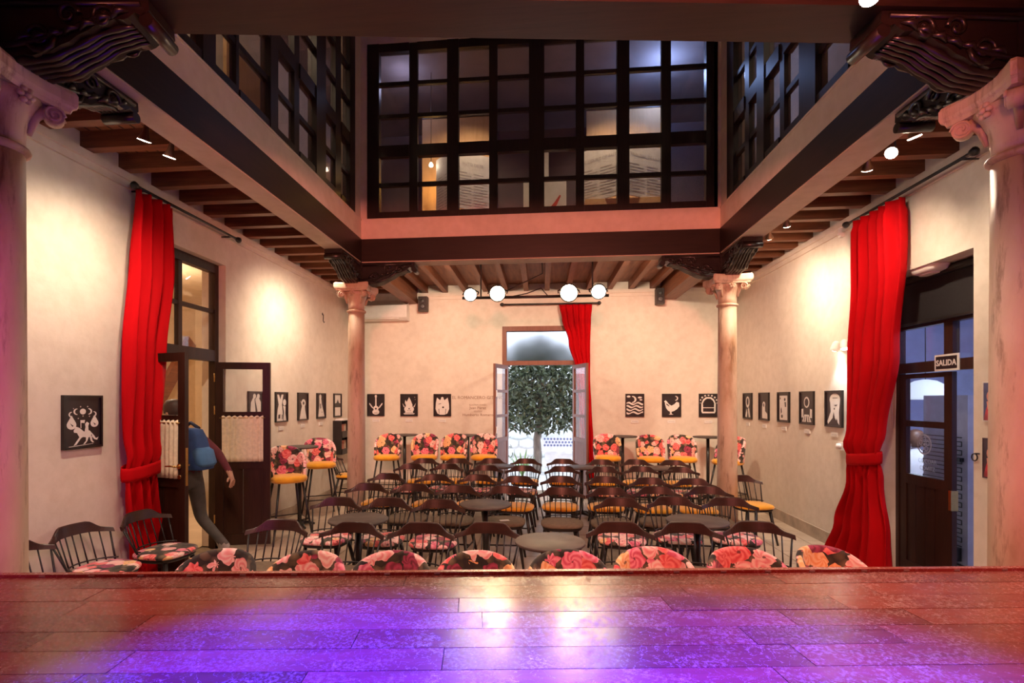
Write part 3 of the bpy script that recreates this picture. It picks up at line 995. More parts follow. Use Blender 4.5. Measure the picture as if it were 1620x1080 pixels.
def cafe_curtain(label, lfo, w):
    t = thing('cafe_curtain', label, 'curtain', lfo.location, lfo.rotation_euler.z)
    def fn(u, v):
        x = .075 + u * (w - .15)
        amp = .006 + .004 * math.sin(u * 9)
        return (x, -.034 + amp * math.sin(u * 46 + .6 * math.sin(v * 4)), 1.015 + v * .535 + (.008 * math.sin(u * 46) if v > .95 else 0))
    obj('cloth', MB().grid(fn, 90, 10), M['lace'], t, solid=.002)
    obj('rod', MB().cyl((.05, -.034, 1.53), (w - .05, -.034, 1.53), .005), M['brass'], t)


cafe_curtain('gathered sheer half curtain on the door leaf folded against the wall', lf, .61)
cafe_curtain('gathered sheer half curtain on the door leaf beside the red curtain', lf2, .55)

# garden door
D2 = struct_empty('door_2')
YD = YW + .10
m2 = M['doorwood2']
obj('jamb', MB().box(BD0, BD0 + .08, YD - .12, YD + .05, 0, BDZ), m2, D2)
obj('jamb', MB().box(BD1 - .08, BD1, YD - .12, YD + .05, 0, BDZ), m2, D2)
obj('head', MB().box(BD0 + .08, BD1 - .08, YD - .12, YD + .05, BDZ - .09, BDZ), m2, D2)
obj('transom_bar', MB().box(BD0 + .08, BD1 - .08, YD - .12, YD + .05, 2.39, 2.47), m2, D2)
fm, fnt, fb = newmat('frosted_glass')
fb.inputs['Transmission Weight'].default_value = 1; fb.inputs['Roughness'].default_value = .55; fb.inputs['IOR'].default_value = 1.1
fb.inputs['Base Color'].default_value = (.50, .48, .50, 1)
bump(fnt, fb, noise(fnt, coords(fnt), 60), .4, .004)
obj('frosted_pane', MB().box(BD0 + .08, BD1 - .08, YD - .02, YD - .014, 2.47, BDZ - .09), fm, D2)
GR = [(.06, .14), (.98, 1.05), (1.42, 1.47), (1.87, 1.92), (2.31, 2.38)]
GG = [(1.05, 1.42), (1.47, 1.87), (1.92, 2.31)]
g1 = leaf(D2, (BD0 + .10, YD - .15), math.atan2(-.76, -.237), .65, .06, 2.38, .07, GR, GG, [(.14, .98)], m2, M['glass'], 7)
g2 = leaf(D2, (BD1 - .10, YD - .15), math.atan2(-.62, .205), .65, .06, 2.38, .07, GR, GG, [(.14, .98)], m2, M['glass'], 7)
for z in (1.2, 1.85): obj('bolt', MB().box(.59, .62, .021, .035, z - .06, z + .06), M['whitepl'], g1)

# right door to the bar room
D3 = struct_empty('door_3')
XE = 3.70
ry = lambda px: onX(XE, px, 540)[0]
dw = M['doorwood']
obj('jamb', MB().box(XE - .02, XE + .05, RD1 - .045, RD1, 0, RDZ), dw, D3)
obj('jamb', MB().box(XE - .02, XE + .05, RD0, RD0 + .045, 0, RDZ), dw, D3)
obj('head', MB().box(XE - .02, XE + .05, RD0 + .045, RD1 - .045, RDZ - .08, RDZ), dw, D3)
obj('transom_bar', MB().box(XE - .03, XE + .05, RD0 + .045, RD1 - .045, 2.01, 2.11), dw, D3)
obj('transom_bar', MB().box(XE - .02, XE + .05, RD0 + .045, RD1 - .045, 2.45, 2.53), dw, D3)
y1, y2 = ry(1511), ry(1497)
obj('mullion', MB().box(XE - .02, XE + .04, y1, y2, 2.11, 2.45), dw, D3)
for a, b in ((RD0 + .045, y1), (y2, RD1 - .045)):
    obj('pane', MB().box(XE + .01, XE + .015, a, b, 2.11, 2.45), M['blueglass'], D3)
    obj('pane', MB().box(XE + .01, XE + .015, a, b, 2.53, RDZ - .08), M['blueglass'], D3)
l3 = leaf(D3, (XE + .01, RD1 - .05), -PI / 2, RD1 - .05 - ry(1508), .02, 2.0, .095, [(.02, .12), (.90, 1.0), (1.475, 1.535), (1.955, 2.0)], [(1.0, 1.475), (1.535, 1.955)], [(.12, .90)], dw, M['blueglass'], 4)
wl = RD1 - .05 - ry(1508)
obj('lock_plate', MB().box(wl - .03, wl + .003, -.03, .03, .74, .92), M['brass'], l3)
lg = MB()                                               # film reel emblem and lettering on the glass
cx, cz = wl * .47, 1.31
def ring(mb, cx, cz, r0, r1, y, n=28):
    vs = []
    for k in range(n):
        a = 2 * PI * k / n
        vs += [(cx + math.cos(a) * r0, y, cz + math.sin(a) * r0), (cx + math.cos(a) * r1, y, cz + math.sin(a) * r1)]
    mb.add(vs, [(2 * k, 2 * k + 1, (2 * k + 3) % (2 * n), (2 * k + 2) % (2 * n)) for k in range(n)])
ring(lg, cx, cz, .085, .10, -.006)
for k in range(5):
    a = k * 2 * PI / 5 + .3
    ring(lg, cx + math.cos(a) * .048, cz + math.sin(a) * .048, .018, .026, -.006, 14)
ring(lg, cx, cz, .002, .014, -.006, 12)
M['vinyl'] = simple('white_vinyl', (.36, .36, .42), .6, .05, 20)
em = obj('reel_emblem', lg, M['vinyl'], l3)
for i, (tx, z) in enumerate((('COCOAR', 1.13), ('COVITZ', 1.06))):
    join_text(tx, .058, M['vinyl'], 'lettering', l3, Matrix.Translation((cx + .04, -.006, z)))

# black roller blind, exit sign, emergency light on the right door
t = thing('roller_blind', 'black roller blind lowered over the top of the exit door', 'blind')
obj('cloth', MB().box(XE - .06, XE - .056, RD0 + .03, RD1 - .03, 2.50, RDZ - .07), M['blind'], t)
obj('bottom_bar', MB().box(XE - .07, XE - .046, RD0 + .03, RD1 - .03, 2.475, 2.50), M['blackmetal'], t)
obj('roller', MB().cyl((XE - .07, RD0 + .03, RDZ - .045), (XE - .07, RD1 - .03, RDZ - .045), .035, n=14), M['blackmetal'], t)
sy0, sz0 = onX(XE - .04, 1497, 573)
t = thing('exit_sign', 'white and black SALIDA exit sign on the door transom', 'sign', (XE - .04, sy0, sz0), -PI / 2)
obj('plate', MB().box(-.145, .145, 0, .01, -.075, .075), M['paper'], t)
obj('black_field', MB().box(-.127, .127, -.002, 0, -.057, .057), M['ink'], t)
join_text('SALIDA', .074, M['paper'], 'lettering', t, Matrix.Translation((0, -.003, -.027)), bold=.0022)
sg = t.children[-1]
t = thing('emergency_light', 'white emergency light under the exit door lintel', 'lamp', (XR + .10, onX(XR + .1, 1470, 425)[0], RDZ))
obj('housing', MB().lathe([(.10, -.06), (.16, -.045), (.18, -.012), (.18, 0)], 24, sx=.45, sy=1, power=5), M['whitepl'], t)
obj('diffuser', MB().lathe([(.05, -.075), (.09, -.07), (.10, -.06)], 24, sx=.45, sy=1, power=5), M['paper'], t)

# ------------------------------------------------------------------ rooms seen through the doors
M['bluewall'] = plastermat('blue_wall', (.42, .45, .62))
M['beigewall'] = plastermat('vestibule_wall', (.66, .50, .33))
def room(nm, x0, x1, y0, y1, z1, mat, openx):
    t_ = .1
    if openx != x0: struct('wall_%s_far' % nm, MB().box(x0 - t_, x0, y0 - t_, y1 + t_, 0, z1), mat)
    if openx != x1: struct('wall_%s_far' % nm, MB().box(x1, x1 + t_, y0 - t_, y1 + t_, 0, z1), mat)
    struct('wall_%s_front' % nm, MB().box(x0, x1, y0 - t_, y0, 0, z1), mat)
    struct('wall_%s_back' % nm, MB().box(x0, x1, y1, y1 + t_, 0, z1), mat)
    struct('floor_%s' % nm, MB().box(x0, x1, y0, y1, -.1, 0), M['tile'])
    struct('ceiling_%s' % nm, MB().box(x0 - t_, x1 + t_, y0 - t_, y1 + t_, z1, z1 + .1), mat)


room('vestibule', -6.4, XL - TH, 3.6, 9.4, 3.5, M['beigewall'], XL - TH)
room('bar', XR + TH, 7.2, 3.6, 9.6, 3.3, M['bluewall'], XR + TH)
lamp('POINT', (-5.2, 6.4, 3.2), 60, WARM2, size=.15, name='vestibule_lamp')
t = thing('shadow_strip', 'sloping brown strip standing in for a shadow on the vestibule wall', 'shadow strip')
mb = MB(); mb.bar((-6.35, 7.5, .6), (-6.35, 9.2, 2.8), .24, .08, (1, 0, 0)); obj('board', mb, M['joisty'], t)  # brown strip put where a diagonal shadow crosses the wall
t = thing('dark_cabinet', 'dark blue shelf cabinet standing in the vestibule', 'cabinet', (-6.38, 6.9, 0))
mb = MB().box(0, .25, 0, .04, 0, 2.6).box(0, .25, .36, .40, 0, 2.6).box(0, .02, .04, .36, 0, 2.6)
obj('carcass', mb, simple('dark_blue_paint', (.04, .05, .09), .5), t)
for z in (.1, .6, 1.1, 1.6, 2.1, 2.56): obj('shelf', MB().box(.02, .25, .04, .36, z, z + .03), M['stone'], t)

# bar room: fridge, pendant
fy1, fy0 = onX(4.35, 1461, 640)[0], onX(4.35, 1531, 640)[0]
t = thing('fridge', 'grey fridge seen from behind with black condenser coils', 'fridge', (4.35, fy0, 0))
fw_ = fy1 - fy0
M['greymetal'] = simple('grey_metal', (.30, .28, .32), .5, .12, 8)
obj('body', MB().box(0, .6, 0, fw_, .03, 1.79), M['greymetal'], t)
obj('control_box', MB().box(-.04, 0, .05, .2, 1.1, 1.14), M['blackmetal'], t)
coil = []
for i in range(26):
    z = 1.35 - i * .045
    a, b = (.04, fw_ - .04) if i % 2 == 0 else (fw_ - .04, .04)
    coil += [(-.03, a, z), (-.03, b, z)]
obj('condenser_coil', MB().tube(coil, .006, 5), M['blackmetal'], t)
obj('base', MB().box(.03, .57, .03, fw_ - .03, 0, .03).box(-.06, 0, .08, fw_ - .08, .06, .2), M['blackmetal'], t)
py_, pz_ = onX(5.1, 1464, 632)
t = thing('pendant_lamp', 'white dome pendant lamp glowing behind the exit door glass', 'lamp', (5.1, py_, pz_))
dome = MB().lathe([(.03, .27), (.12, .25), (.20, .20), (.26, .12), (.285, .03), (.29, 0), (.275, 0), (.27, .03), (.245, .115), (.19, .185), (.11, .23), (.02, .25)], 28)
pm, pnt, pb = newmat('opal_shade')
pb.inputs['Base Color'].default_value = (.85, .88, .85, 1); pb.inputs['Emission Color'].default_value = (.86, .95, .92, 1); pb.inputs['Emission Strength'].default_value = .35
bump(pnt, pb, noise(pnt, coords(pnt), 8), .02, .002)
obj('shade', dome, pm, t)
obj('cord', MB().cyl((0, 0, .27), (0, 0, 3.3 - pz_), .006), M['blackmetal'], t)
lamp('POINT', (5.1, py_, pz_ + .08), 12, (.80, .88, 1), size=.08, name='pendant_light')
lamp('POINT', (5.6, 5.6, 2.9), 75, (.62, .68, 1), size=.2, name='bar_light')
t = thing('plank_board', 'blue-lit board of vertical planks with bolts above the exit door transom', 'board', (6.9, 0, 0))
for k in range(12): obj('plank', MB().box(0, .03, 7.0 + k * .17, 7.165 + k * .17, 1.9, 3.1), M['whitepl'], t)
for k in range(12): obj('bolt', MB().lathe([(.02, -.012), (.022, 0), (.01, .01)], 8, (-.012, 7.08 + k * .17, 2.32)), M['blackmetal'], t)

# ------------------------------------------------------------------ garden behind the back door
M['garden_wall'] = plastermat('garden_wall', (.80, .80, .80), .25)
M['gravel'] = simple('pale_paving', (.55, .54, .53), .8, .25, 4, .4)
M['leaf'] = simple('tree_leaf', (.055, .070, .032), .38, .55, 6, 0, rnd=0)
M['bark'] = simple('tree_bark', (.16, .13, .11), .9, .35, 14, .6, stretch=(1, 1, .3))
M['tilewhite'] = simple('glazed_tile', (.78, .80, .82), .25, .1, 8)
M['tileblue'] = simple('blue_glazed_tile', (.14, .17, .34), .25, .1, 8)
M['fern'] = simple('plant_leaf', (.16, .30, .10), .45, .3, 8)
struct('ground', MB().box(-6, 6, YW + TH, 19, -.2, -.015), M['gravel'])
gw = struct('wall_garden', MB().box(-6, 6, 16.2, 16.5, -.2, 2.6), M['garden_wall'])
for r_ in range(9):                                     # whitewashed rubble stones of the garden wall
    x = -2.6 + (r_ % 2) * .2
    while x < 3.2:
        w_ = random.uniform(.28, .6)
        obj('stone', MB().lathe([(.80, -.04), (.97, -.01), (1.0, .0), (.97, .02), (.8, .045)], 10, power=4, sx=w_ / 2, sy=.13), M['garden_wall'], gw, (x + w_ / 2, 16.19, .14 + r_ * .27)).rotation_euler = (PI / 2, 0, 0)
        x += w_ + .015
tx, _ = onY(13.0, 852, 660)
t = thing('garden_tree', 'leafy evergreen tree with slim trunk in the garden doorway', 'tree', (tx, 13.0, -.015))
obj('trunk', MB().tube([(-.05, 0, 0), (-.02, 0, .4), (-.04, 0, .8), (.02, 0, 1.15), (.06, 0, 1.6), (.03, 0, 2.4)], [.12, .105, .09, .085, .07, .03], 12), M['bark'], t)
br = MB()
for k in range(9):
    a = k * 2.4; z = 1.1 + k * .1
    br.tube([(.03, 0, z), (.3 * math.cos(a), .3 * math.sin(a), z + .3), (.85 * math.cos(a), .85 * math.sin(a), z + .45)], [.035, .025, .01], 6)
obj('branches', br, M['bark'], t)
lv = MB()
rl = random.Random(3)
for k in range(5200):
    while True:
        p = Vector((rl.uniform(-1, 1), rl.uniform(-1, 1), rl.uniform(-1, 1)))
        if .25 < p.length < 1: break
    c = Vector((p.x * 1.35, p.y * 1.1, 2.15 + p.z * 1.2))
    c.z -= .25 * (abs(p.x) ** 2)
    d = Vector((rl.uniform(-1, 1), rl.uniform(-1, 1), rl.uniform(-1.2, .3))).normalized()
    sd = d.cross(Vector((rl.uniform(-1, 1), rl.uniform(-1, 1), rl.uniform(-1, 1)))).normalized()
    L_ = rl.uniform(.11, .19); w_ = L_ * .25
    nn = d.cross(sd) * .012
    lv.add([c, c + d * L_ * .4 + sd * w_ + nn, c + d * L_, c + d * L_ * .4 - sd * w_ + nn, c + d * L_ * .45 - nn], [(0, 1, 4), (1, 2, 4), (2, 3, 4), (3, 0, 4)])
fo = obj('foliage', lv, M['leaf'], t); fo['kind'] = 'stuff'
bx0, _ = onY(14.3, 857, 703); bx1, _ = onY(14.3, 935, 703)
t = thing('garden_bench', 'white tiled garden bench with blue lattice back', 'bench', (bx0, 14.3, -.015))
bw = bx1 - bx0
obj('seat', MB().box(0, bw, -.38, .02, .36, .43), M['tilewhite'], t)
obj('base', MB().box(.08, bw - .08, -.30, 0, 0, .36), M['tilewhite'], t)
bk = obj('backrest', MB().box(0, bw, .02, .08, .36, .84), M['tilewhite'], t)
lat = MB()
nx = int(bw / .085)
for i in range(nx):
    for j in range(3):
        cx_ = .08 + (i + .5 * (j % 2)) * .085; cz_ = .54 + j * .085
        if cx_ < bw - .06: lat.prism([(cx_ - .034, cz_), (cx_, cz_ - .034), (cx_ + .034, cz_), (cx_, cz_ + .034)], Matrix.Translation((0, .016, 0)), .008)
obj('blue_tile_lattice', lat, M['tileblue'], bk)
px_, _ = onY(12.2, 826, 700)
t = thing('garden_plant', 'strappy green plant beside the garden tree trunk', 'plant', (px_, 12.2, -.015))
for k in range(11):
    a = k * 2.4 + .4; L_ = .32 + .2 * ((k * 5) % 4) / 3
    def fn(u, v, a=a, L_=L_):
        w = .035 * (1 - v) ** .6 * (.4 + v * 2 if v < .3 else 1)
        r_ = L_ * .75 * v; z = L_ * 1.5 * v - .35 * L_ * v * v
        return (math.cos(a) * r_ - math.sin(a) * (u - .5) * 2 * w, math.sin(a) * r_ + math.cos(a) * (u - .5) * 2 * w, z + abs(u - .5) * .02)
    obj('leaf', MB().grid(fn, 3, 9), M['fern'], t, solid=.003)
for k, (x, y, r_) in enumerate(((1.75, 15.1, .42), (-1.5, 15.0, .45))):
    t = thing('garden_shrub', 'low green shrub growing against the garden wall', 'shrub', (x, y, -.015), 0, 'shrubs along the garden wall')
    lv = MB()
    for q in range(500):
        p = Vector((rl.gauss(0, .45), rl.gauss(0, .35), abs(rl.gauss(.5, .35)))) * r_ * 1.2
        d = Vector((rl.uniform(-1, 1), rl.uniform(-1, 1), rl.uniform(-.5, 1))).normalized()
        sd = d.cross(Vector((rl.uniform(-1, 1), rl.uniform(-1, 1), .3))).normalized()
        lv.add([p, p + d * .06 + sd * .02, p + d * .13, p + d * .06 - sd * .02], [(0, 1, 2, 3)])
    f_ = obj('foliage', lv, M['leaf'], t); f_['kind'] = 'stuff'
    obj('stems', MB().cyl((0, 0, 0), (0, 0, .5 * r_), .02, .01), M['bark'], t)

# ------------------------------------------------------------------ curtains and rods
def curtain(label, loc, rotz, keys, ztop, nfold, amp, tie=None, seed=1, zbot=.01, gather=True):
    """keys: list of (z, x_left, x_right) in local coords; folds run vertically; local -y faces the room"""
    rr = random.Random(seed)
    ph = [rr.uniform(-.5, .5) for _ in range(nfold * 2 + 3)]
    keys = sorted(keys)
    def lerp(z):
        if z <= keys[0][0]: return keys[0][1:]
        for (z0, a0, b0), (z1, a1, b1) in zip(keys[:-1], keys[1:]):
            if z <= z1:
                q = (z - z0) / (z1 - z0); q = q * q * (3 - 2 * q)
                return a0 + (a1 - a0) * q, b0 + (b1 - b0) * q
        return keys[-1][1:]
    t = thing('red_curtain', label, 'curtain', loc, rotz)
    wmax = max(b - a for _, a, b in keys)
    def fn(u, v):
        z = zbot + v * (ztop - zbot)
        a, b = lerp(z)
        w = b - a
        f = u * nfold * 2 * PI
        k = u * nfold * 2
        i = int(k)
        pz = ph[i] * (1 - (k - i)) + ph[i + 1] * (k - i)
        am = amp * (.55 + .45 * w / wmax) * (1 + .4 * pz)
        y = -am * math.sin(f + pz * 1.2 + .35 * math.sin(z * 2.1 + i)) - am * .14 * math.sin(2.3 * f + z * 1.3)
        if tie:
            dz = z - tie
            pinch = math.exp(-(dz / .10) ** 2)
            y = y * (1 - .6 * pinch) - .03 * math.exp(-((dz - .12) / .1) ** 2)
        if gather and z > ztop - .09: y *= .7
        x = a + u * w + .012 * math.sin(f * 1.0 + z * 2.5)
        zz = z
        return (x, y, zz)
    obj('cloth', MB().grid(fn, nfold * 14, 60), M['red'], t, solid=.006)
    if tie:
        a, b = lerp(tie)
        pts = []
        for k in range(28):
            an = 2 * PI * k / 28
            pts.append(((a + b) / 2 + math.cos(an) * (b - a) / 2 * 1.07, math.sin(an) * (amp * .75 + .025), tie + .03 * math.cos(an) + .015 * math.sin(an)))
        band = MB()
        vs = []
        for p in pts:
            for dz, sc in ((-.06, 1), (-.03, 1.03), (.03, 1.03), (.06, 1)): vs.append((((p[0] - (a + b) / 2) * sc) + (a + b) / 2, p[1] * sc, p[2] + dz))
        n = len(pts)
        band.add(vs, [(4 * k + q, 4 * ((k + 1) % n) + q, 4 * ((k + 1) % n) + q + 1, 4 * k + q + 1) for k in range(n) for q in range(3)], True)
        obj('tie_band', band, M['red'], t, solid=.006)
    return t


def rod(label, p0, p1, wall, rings=6, finials=(1, 1)):
    t = thing('curtain_rod', label, 'curtain rod')
    p0 = Vector(p0); p1 = Vector(p1); d = (p1 - p0).normalized()
    obj('pole', MB().cyl(p0, p1, .014, n=10), M['blackmetal'], t)
    for q, p, s in ((finials[0], p0, -1), (finials[1], p1, 1)):
        if q: obj('finial', MB().tube([p, p + d * s * .03, p + d * s * .05, p + d * s * .08, p + d * s * .11], [.016, .012, .03, .036, .008], 12), M['blackmetal'], t)
    for q in (.04, .96):
        p = p0.lerp(p1, q)
        e = Vector(wall(p))
        obj('wall_bracket', MB().cyl(p, e, .01, n=8), M['blackmetal'], t)
    rg = [p0.lerp(p1, (k + .5) / rings) for k in range(rings)]


# left curtain: plane in front of the left wall, local x = +Y
XC = XL + .13
ly2 = lambda px: onX(XC, px, 600)[0]
zl = 3.62
curtain('long red curtain tied back beside the open vestibule door', (XC, 0, 0), PI / 2,
        [(0, ly2(202), ly2(264)), (.35, ly2(206), ly2(262)), (.95, ly2(197), ly2(254)), (1.12, ly2(196), ly2(255)), (1.45, ly2(196), ly2(258)), (2.2, ly2(199), ly2(262)), (3.0, ly2(207), ly2(276)), (3.62, ly2(215), ly2(274))], 3.62, 4, .06, 1.12, 3)
rod('black curtain rod with ball ends above the left vestibule door', (XC, ly2(222), 3.645), (XC, onX(XC, 372, 377)[0], 3.645), lambda p: (XL, p.y, p.z))
XC2 = XR - .13
ry2 = lambda px: -onX(XC2, px, 600)[0]
curtain('long red curtain tied back beside the SALIDA exit door', (XC2, 0, 0), -PI / 2,
        [(0, ry2(1312), ry2(1404)), (.4, ry2(1328), ry2(1401)), (.9, ry2(1347), ry2(1390)), (1.18, ry2(1344), ry2(1390)), (1.4, ry2(1347), ry2(1394)), (2.2, ry2(1348), ry2(1418)), (3.0, ry2(1355), ry2(1427)), (3.6, ry2(1356), ry2(1424))], 3.62, 5, .075, 1.14, 5)
rod('black curtain rod with ball end above the SALIDA exit door', (XC2, 6.15, 3.65), (XC2, onX(XC2, 1530, 248)[0], 3.65), lambda p: (XR, p.y, p.z))
YC = YW - .10
cxb = lambda px: onY(YC, px, 560)[0]
curtain('red curtain swept aside behind the garden door leaf', (0, YC, 0), 0,
        [(0, cxb(921), cxb(940)), (1.0, cxb(920), cxb(938)), (1.6, cxb(917), cxb(936)), (2.3, cxb(911), cxb(934)), (2.8, cxb(899), cxb(933)), (3.25, cxb(888), cxb(934)), (3.5, cxb(884), cxb(936))], 3.5, 5, .035, None, 8)
rod('dark curtain rod above the garden door', (cxb(800), YC, 3.52), (cxb(942), YC, 3.52), lambda p: (p.x, YW, p.z))
t = thing('blind_cord', 'thin blind cord loop hanging beside the exit door curtain', 'cord')
cx_ = onY(RD1 - .02, 1414, 600)[0]
obj('loop', MB().tube([(cx_ + .02 * math.cos(a), RD1 - .02, 1.9 + (.45 * math.sin(a))) for a in [2 * PI * k / 24 for k in range(24)]], .004, 5, closed=True), M['whitepl'], t)
obj('clip', MB().box(cx_ - .01, cx_ + .01, RD1 - .025, RD1, 2.33, 2.36), M['whitepl'], t)

# ------------------------------------------------------------------ seating
def cushion(w, d, z0, z1, cy=0, power=3.2, n=28, puff=1):
    h = z1 - z0
    pr = [(.86, z0), (.97, z0 + .15 * h), (1.0, z0 + .42 * h), (.985, z0 + .68 * h), (.92, z0 + .88 * h), (.6, z1 - .01 * h), (.15, z1 + .02 * h * puff)]
    return MB().lathe(pr, n, (0, cy, 0), True, 0, w / 2, d / 2, power)


def crest(t):
    """outline of the top rail at t in -1..1 : (x, y, ztop, zbot)"""
    a = abs(t)
    s = 0 if a < .42 else min(1, (a - .42) / .40); s = s * s * (3 - 2 * s)
    zt = .78 - .062 * s - .012 * max(0, a - .8) / .2
    hgt = .085 - .05 * s
    return -0 + .259 * t, .285 - .115 * t * t, zt, zt - hgt


def crest_mb():
    mb = MB(); n = 25; th = .024
    rings = []
    for i in range(n):
        t_ = i / (n - 1) * 2 - 1
        x, y, zt, zb = crest(t_)
        lean = .014
        rings.append([(x, y - th / 2, zb), (x, y - th / 2 + lean, zt - .006), (x, y - th / 2 + lean + .006, zt), (x, y + th / 2 + lean - .006, zt), (x, y + th / 2 + lean, zt - .006), (x, y + th / 2, zb)])
    for r_ in rings: mb.v += r_
    for i in range(n - 1):
        for k in range(6):
            mb.f.append([i * 6 + k, (i + 1) * 6 + k, (i + 1) * 6 + (k + 1) % 6, i * 6 + (k + 1) % 6]); mb.sm.append(False)
    mb.f.append([5, 4, 3, 2, 1, 0]); mb.sm.append(False)
    mb.f.append([(n - 1) * 6 + k for k in range(6)]); mb.sm.append(False)
    return mb


def make_spindle_chair(seatmat):
    t = thing('spindle_chair', 'x', 'chair')
    obj('crest_rail', crest_mb(), M['chairwood'], t)
    obj('seat', cushion(.44, .42, .425, .475, -.01), seatmat, t)
    obj('seat_board', MB().lathe([(.90, .400), (.95, .41), (.95, .428), (.9, .43)], 28, (0, -.005, 0), False, 0, .215, .21, 3.2), M['blackwood'], t)
    # thin bent rail that the spindles stand on
    pts = [(.20 * math.sin(q), .02 + .185 * math.cos(q), .44) for q in [(-1.35 + 2.7 * k / 12) for k in range(13)]]
    obj('seat_rail', MB().tube([(x, y, .487) for x, y, z in pts], .006, 6), M['blackmetal'], t)
    for i in range(9):
        t_ = i / 8 * 2 - 1
        x, y, zt, zb = crest(t_ * .93)
        q = t_ * 1.25
        r0 = .0085 if i in (0, 8) else .0058
        obj('spindle', MB().cyl((.195 * math.sin(q), .01 + .19 * math.cos(q), .43), (x, y + .004, zb + .012), r0, r0 * .85, 6), M['blackmetal'], t)
    for sx in (-1, 1):
        for sy, lx, lyy in ((-1, .205, -.20), (1, .215, .235)):
            obj('leg', MB().tube([(sx * .145, sy * .135, .41), (sx * (.145 + lx) / 2, (sy * .135 + lyy) / 2, .2), (sx * lx, lyy, 0)], [.019, .018, .012], 8), M['blackwood'], t)
        obj('stretcher', MB().cyl((sx * .177, -.17, .19), (sx * .182, .19, .19), .009, n=6), M['blackwood'], t)
    obj('stretcher', MB().cyl((-.178, .0, .19), (.178, .0, .19), .009, n=6), M['blackwood'], t)
    return t


proto = {k: make_spindle_chair(M[m_]) for k, m_ in (('yellow', 'yellow'), ('floral', 'floralseat'), ('khaki', 'khaki'))}
ROWS = [
    ('khaki', 'khaki-seat spindle chair in the row right behind the floral tub chairs', 'khaki chairs behind the tub chairs',
     [(448, 821), (564, 825), (670, 826), (775, 826), (979, 825), (1085, 825.5), (1194, 824)]),
    ('floral', 'floral-seat spindle chair in the row between the two khaki rows', 'floral chairs between khaki rows',
     [(538, 786), (617, 787), (697, 789.5), (981, 787), (1064, 785), (1151, 786)]),
    ('khaki', 'khaki-seat spindle chair in the row just in front of mustard chairs', 'khaki chairs in front of mustard chairs',
     [(585, 763.7), (656, 764.5), (728, 767), (801, 768), (887, 770), (964, 770.5), (1037, 769), (1118, 769)]),
    ('yellow', 'mustard-seat spindle chair in the row between khaki and floral rows', 'mustard chairs between khaki and floral rows',
     [(616, 748), (690, 749.5), (757, 750), (821, 752.5), (888, 752.5), (958, 753), (1027, 755), (1095, 756)]),
    ('floral', 'floral-seat spindle chair in the row between two mustard rows', 'floral chairs between mustard rows',
     [(652, 733), (709, 733), (770, 735), (828, 736), (890, 737), (955, 737.5), (1014, 737), (1074, 738)]),
    ('yellow', 'mustard-seat spindle chair in the last row before the garden door', 'mustard chairs before the garden door',
     [(672, 725), (724, 725), (778, 725), (833, 725.5), (891, 726), (952, 727), (1007, 727), (1065, 728)]),
]
rc = random.Random(11)
for kind, lb, grp, pts in ROWS:
    for k, (px, py) in enumerate(pts):
        x, y = onZ(.78, px, py)
        o = first_or_copy(proto[kind])
        rz = rc.uniform(-.06, .06) - .05
        if py < 730: y += .05
        o.rotation_euler = (0, 0, rz)
        o.location = (x + .285 * math.sin(rz), y - .285 * math.cos(rz), 0)
        tag(o, lb + (', vestibule door end' if k == 0 else ', exit door end' if k == len(pts) - 1 else ''), 'chair', grp)
x, y = onZ(.78, 1168, 751)
tag(copy_tree(proto['yellow'], (x + .06, y - .28, 0), .22), 'dark spindle-back chair with mustard seat standing apart by the right baseboard', 'chair')
tag(copy_tree(proto['yellow'], (-3.27, 8.9, 0), PI / 2 + .1), 'dark spindle-back chair with mustard seat against the wall under the brochure rack', 'chair')
for k, (px, yy) in enumerate(((62, 3.26), (130, 3.79), (198, 4.30))):
    tag(copy_tree(proto['floral'], (-3.33 if k < 2 else -3.20, yy, 0), PI / 2 - .10),
        ['dark floral-seat spindle chair against the left wall beside the near marble column', 'dark floral-seat spindle chair under the horse rider picture',
         'dark floral-seat spindle chair in front of the left red curtain'][k], 'chair')


def shell_mb(seat_z, back_h, r=.215, tm=1.95):
    """wrap-around upholstered back, open to -y"""
    def h(u):
        q = abs(u * 2 - 1)
        return back_h * max(0, 1 - q ** 2.3) ** (1 / 1.7)
    def fn(u, v):
        an = (u * 2 - 1) * tm
        fl = 1 + .10 * v
        x = r * math.sin(an) * fl * (1.0 - .05 * v); y = r * .92 * math.cos(an) * fl + .02 * v
        return (x, y, seat_z - .05 + (h(u) + .05) * v)
    return MB().grid(fn, 41, 12)


def make_tub(name, seat_z, back_h, leg_dx, foot=None, rad=.24):
    t = thing(name, 'x', 'chair' if not foot else 'bar stool')
    b_ = obj('backrest', shell_mb(seat_z, back_h, rad), M['floral'], t)
    md = b_.modifiers.new('thickness', 'SOLIDIFY'); md.thickness = .038; md.offset = 1
    bv = b_.modifiers.new('round', 'SUBSURF'); bv.levels = 1; bv.render_levels = 1
    obj('seat', cushion(.44, .43, seat_z - .085, seat_z, -.03, 2.8), M['yellow'], t)
    for sx in (-1, 1):
        for sy in (-1, 1):
            obj('leg', MB().cyl((sx * .14, sy * .13 - .02, seat_z - .085), (sx * (.14 + leg_dx), sy * (.13 + leg_dx) - .02, 0), .016, .011, 8), M['blackmetal'], t)
    if foot:
        q = .14 + leg_dx * (1 - foot / (seat_z - .085)); q2 = q - .01
        pts = [(-q, -q2 - .02, foot), (q, -q2 - .02, foot), (q, q2 - .02, foot), (-q, q2 - .02, foot)]
        obj('footrest', MB().tube(pts, .008, 6, closed=True), M['blackmetal'], t)
    return t


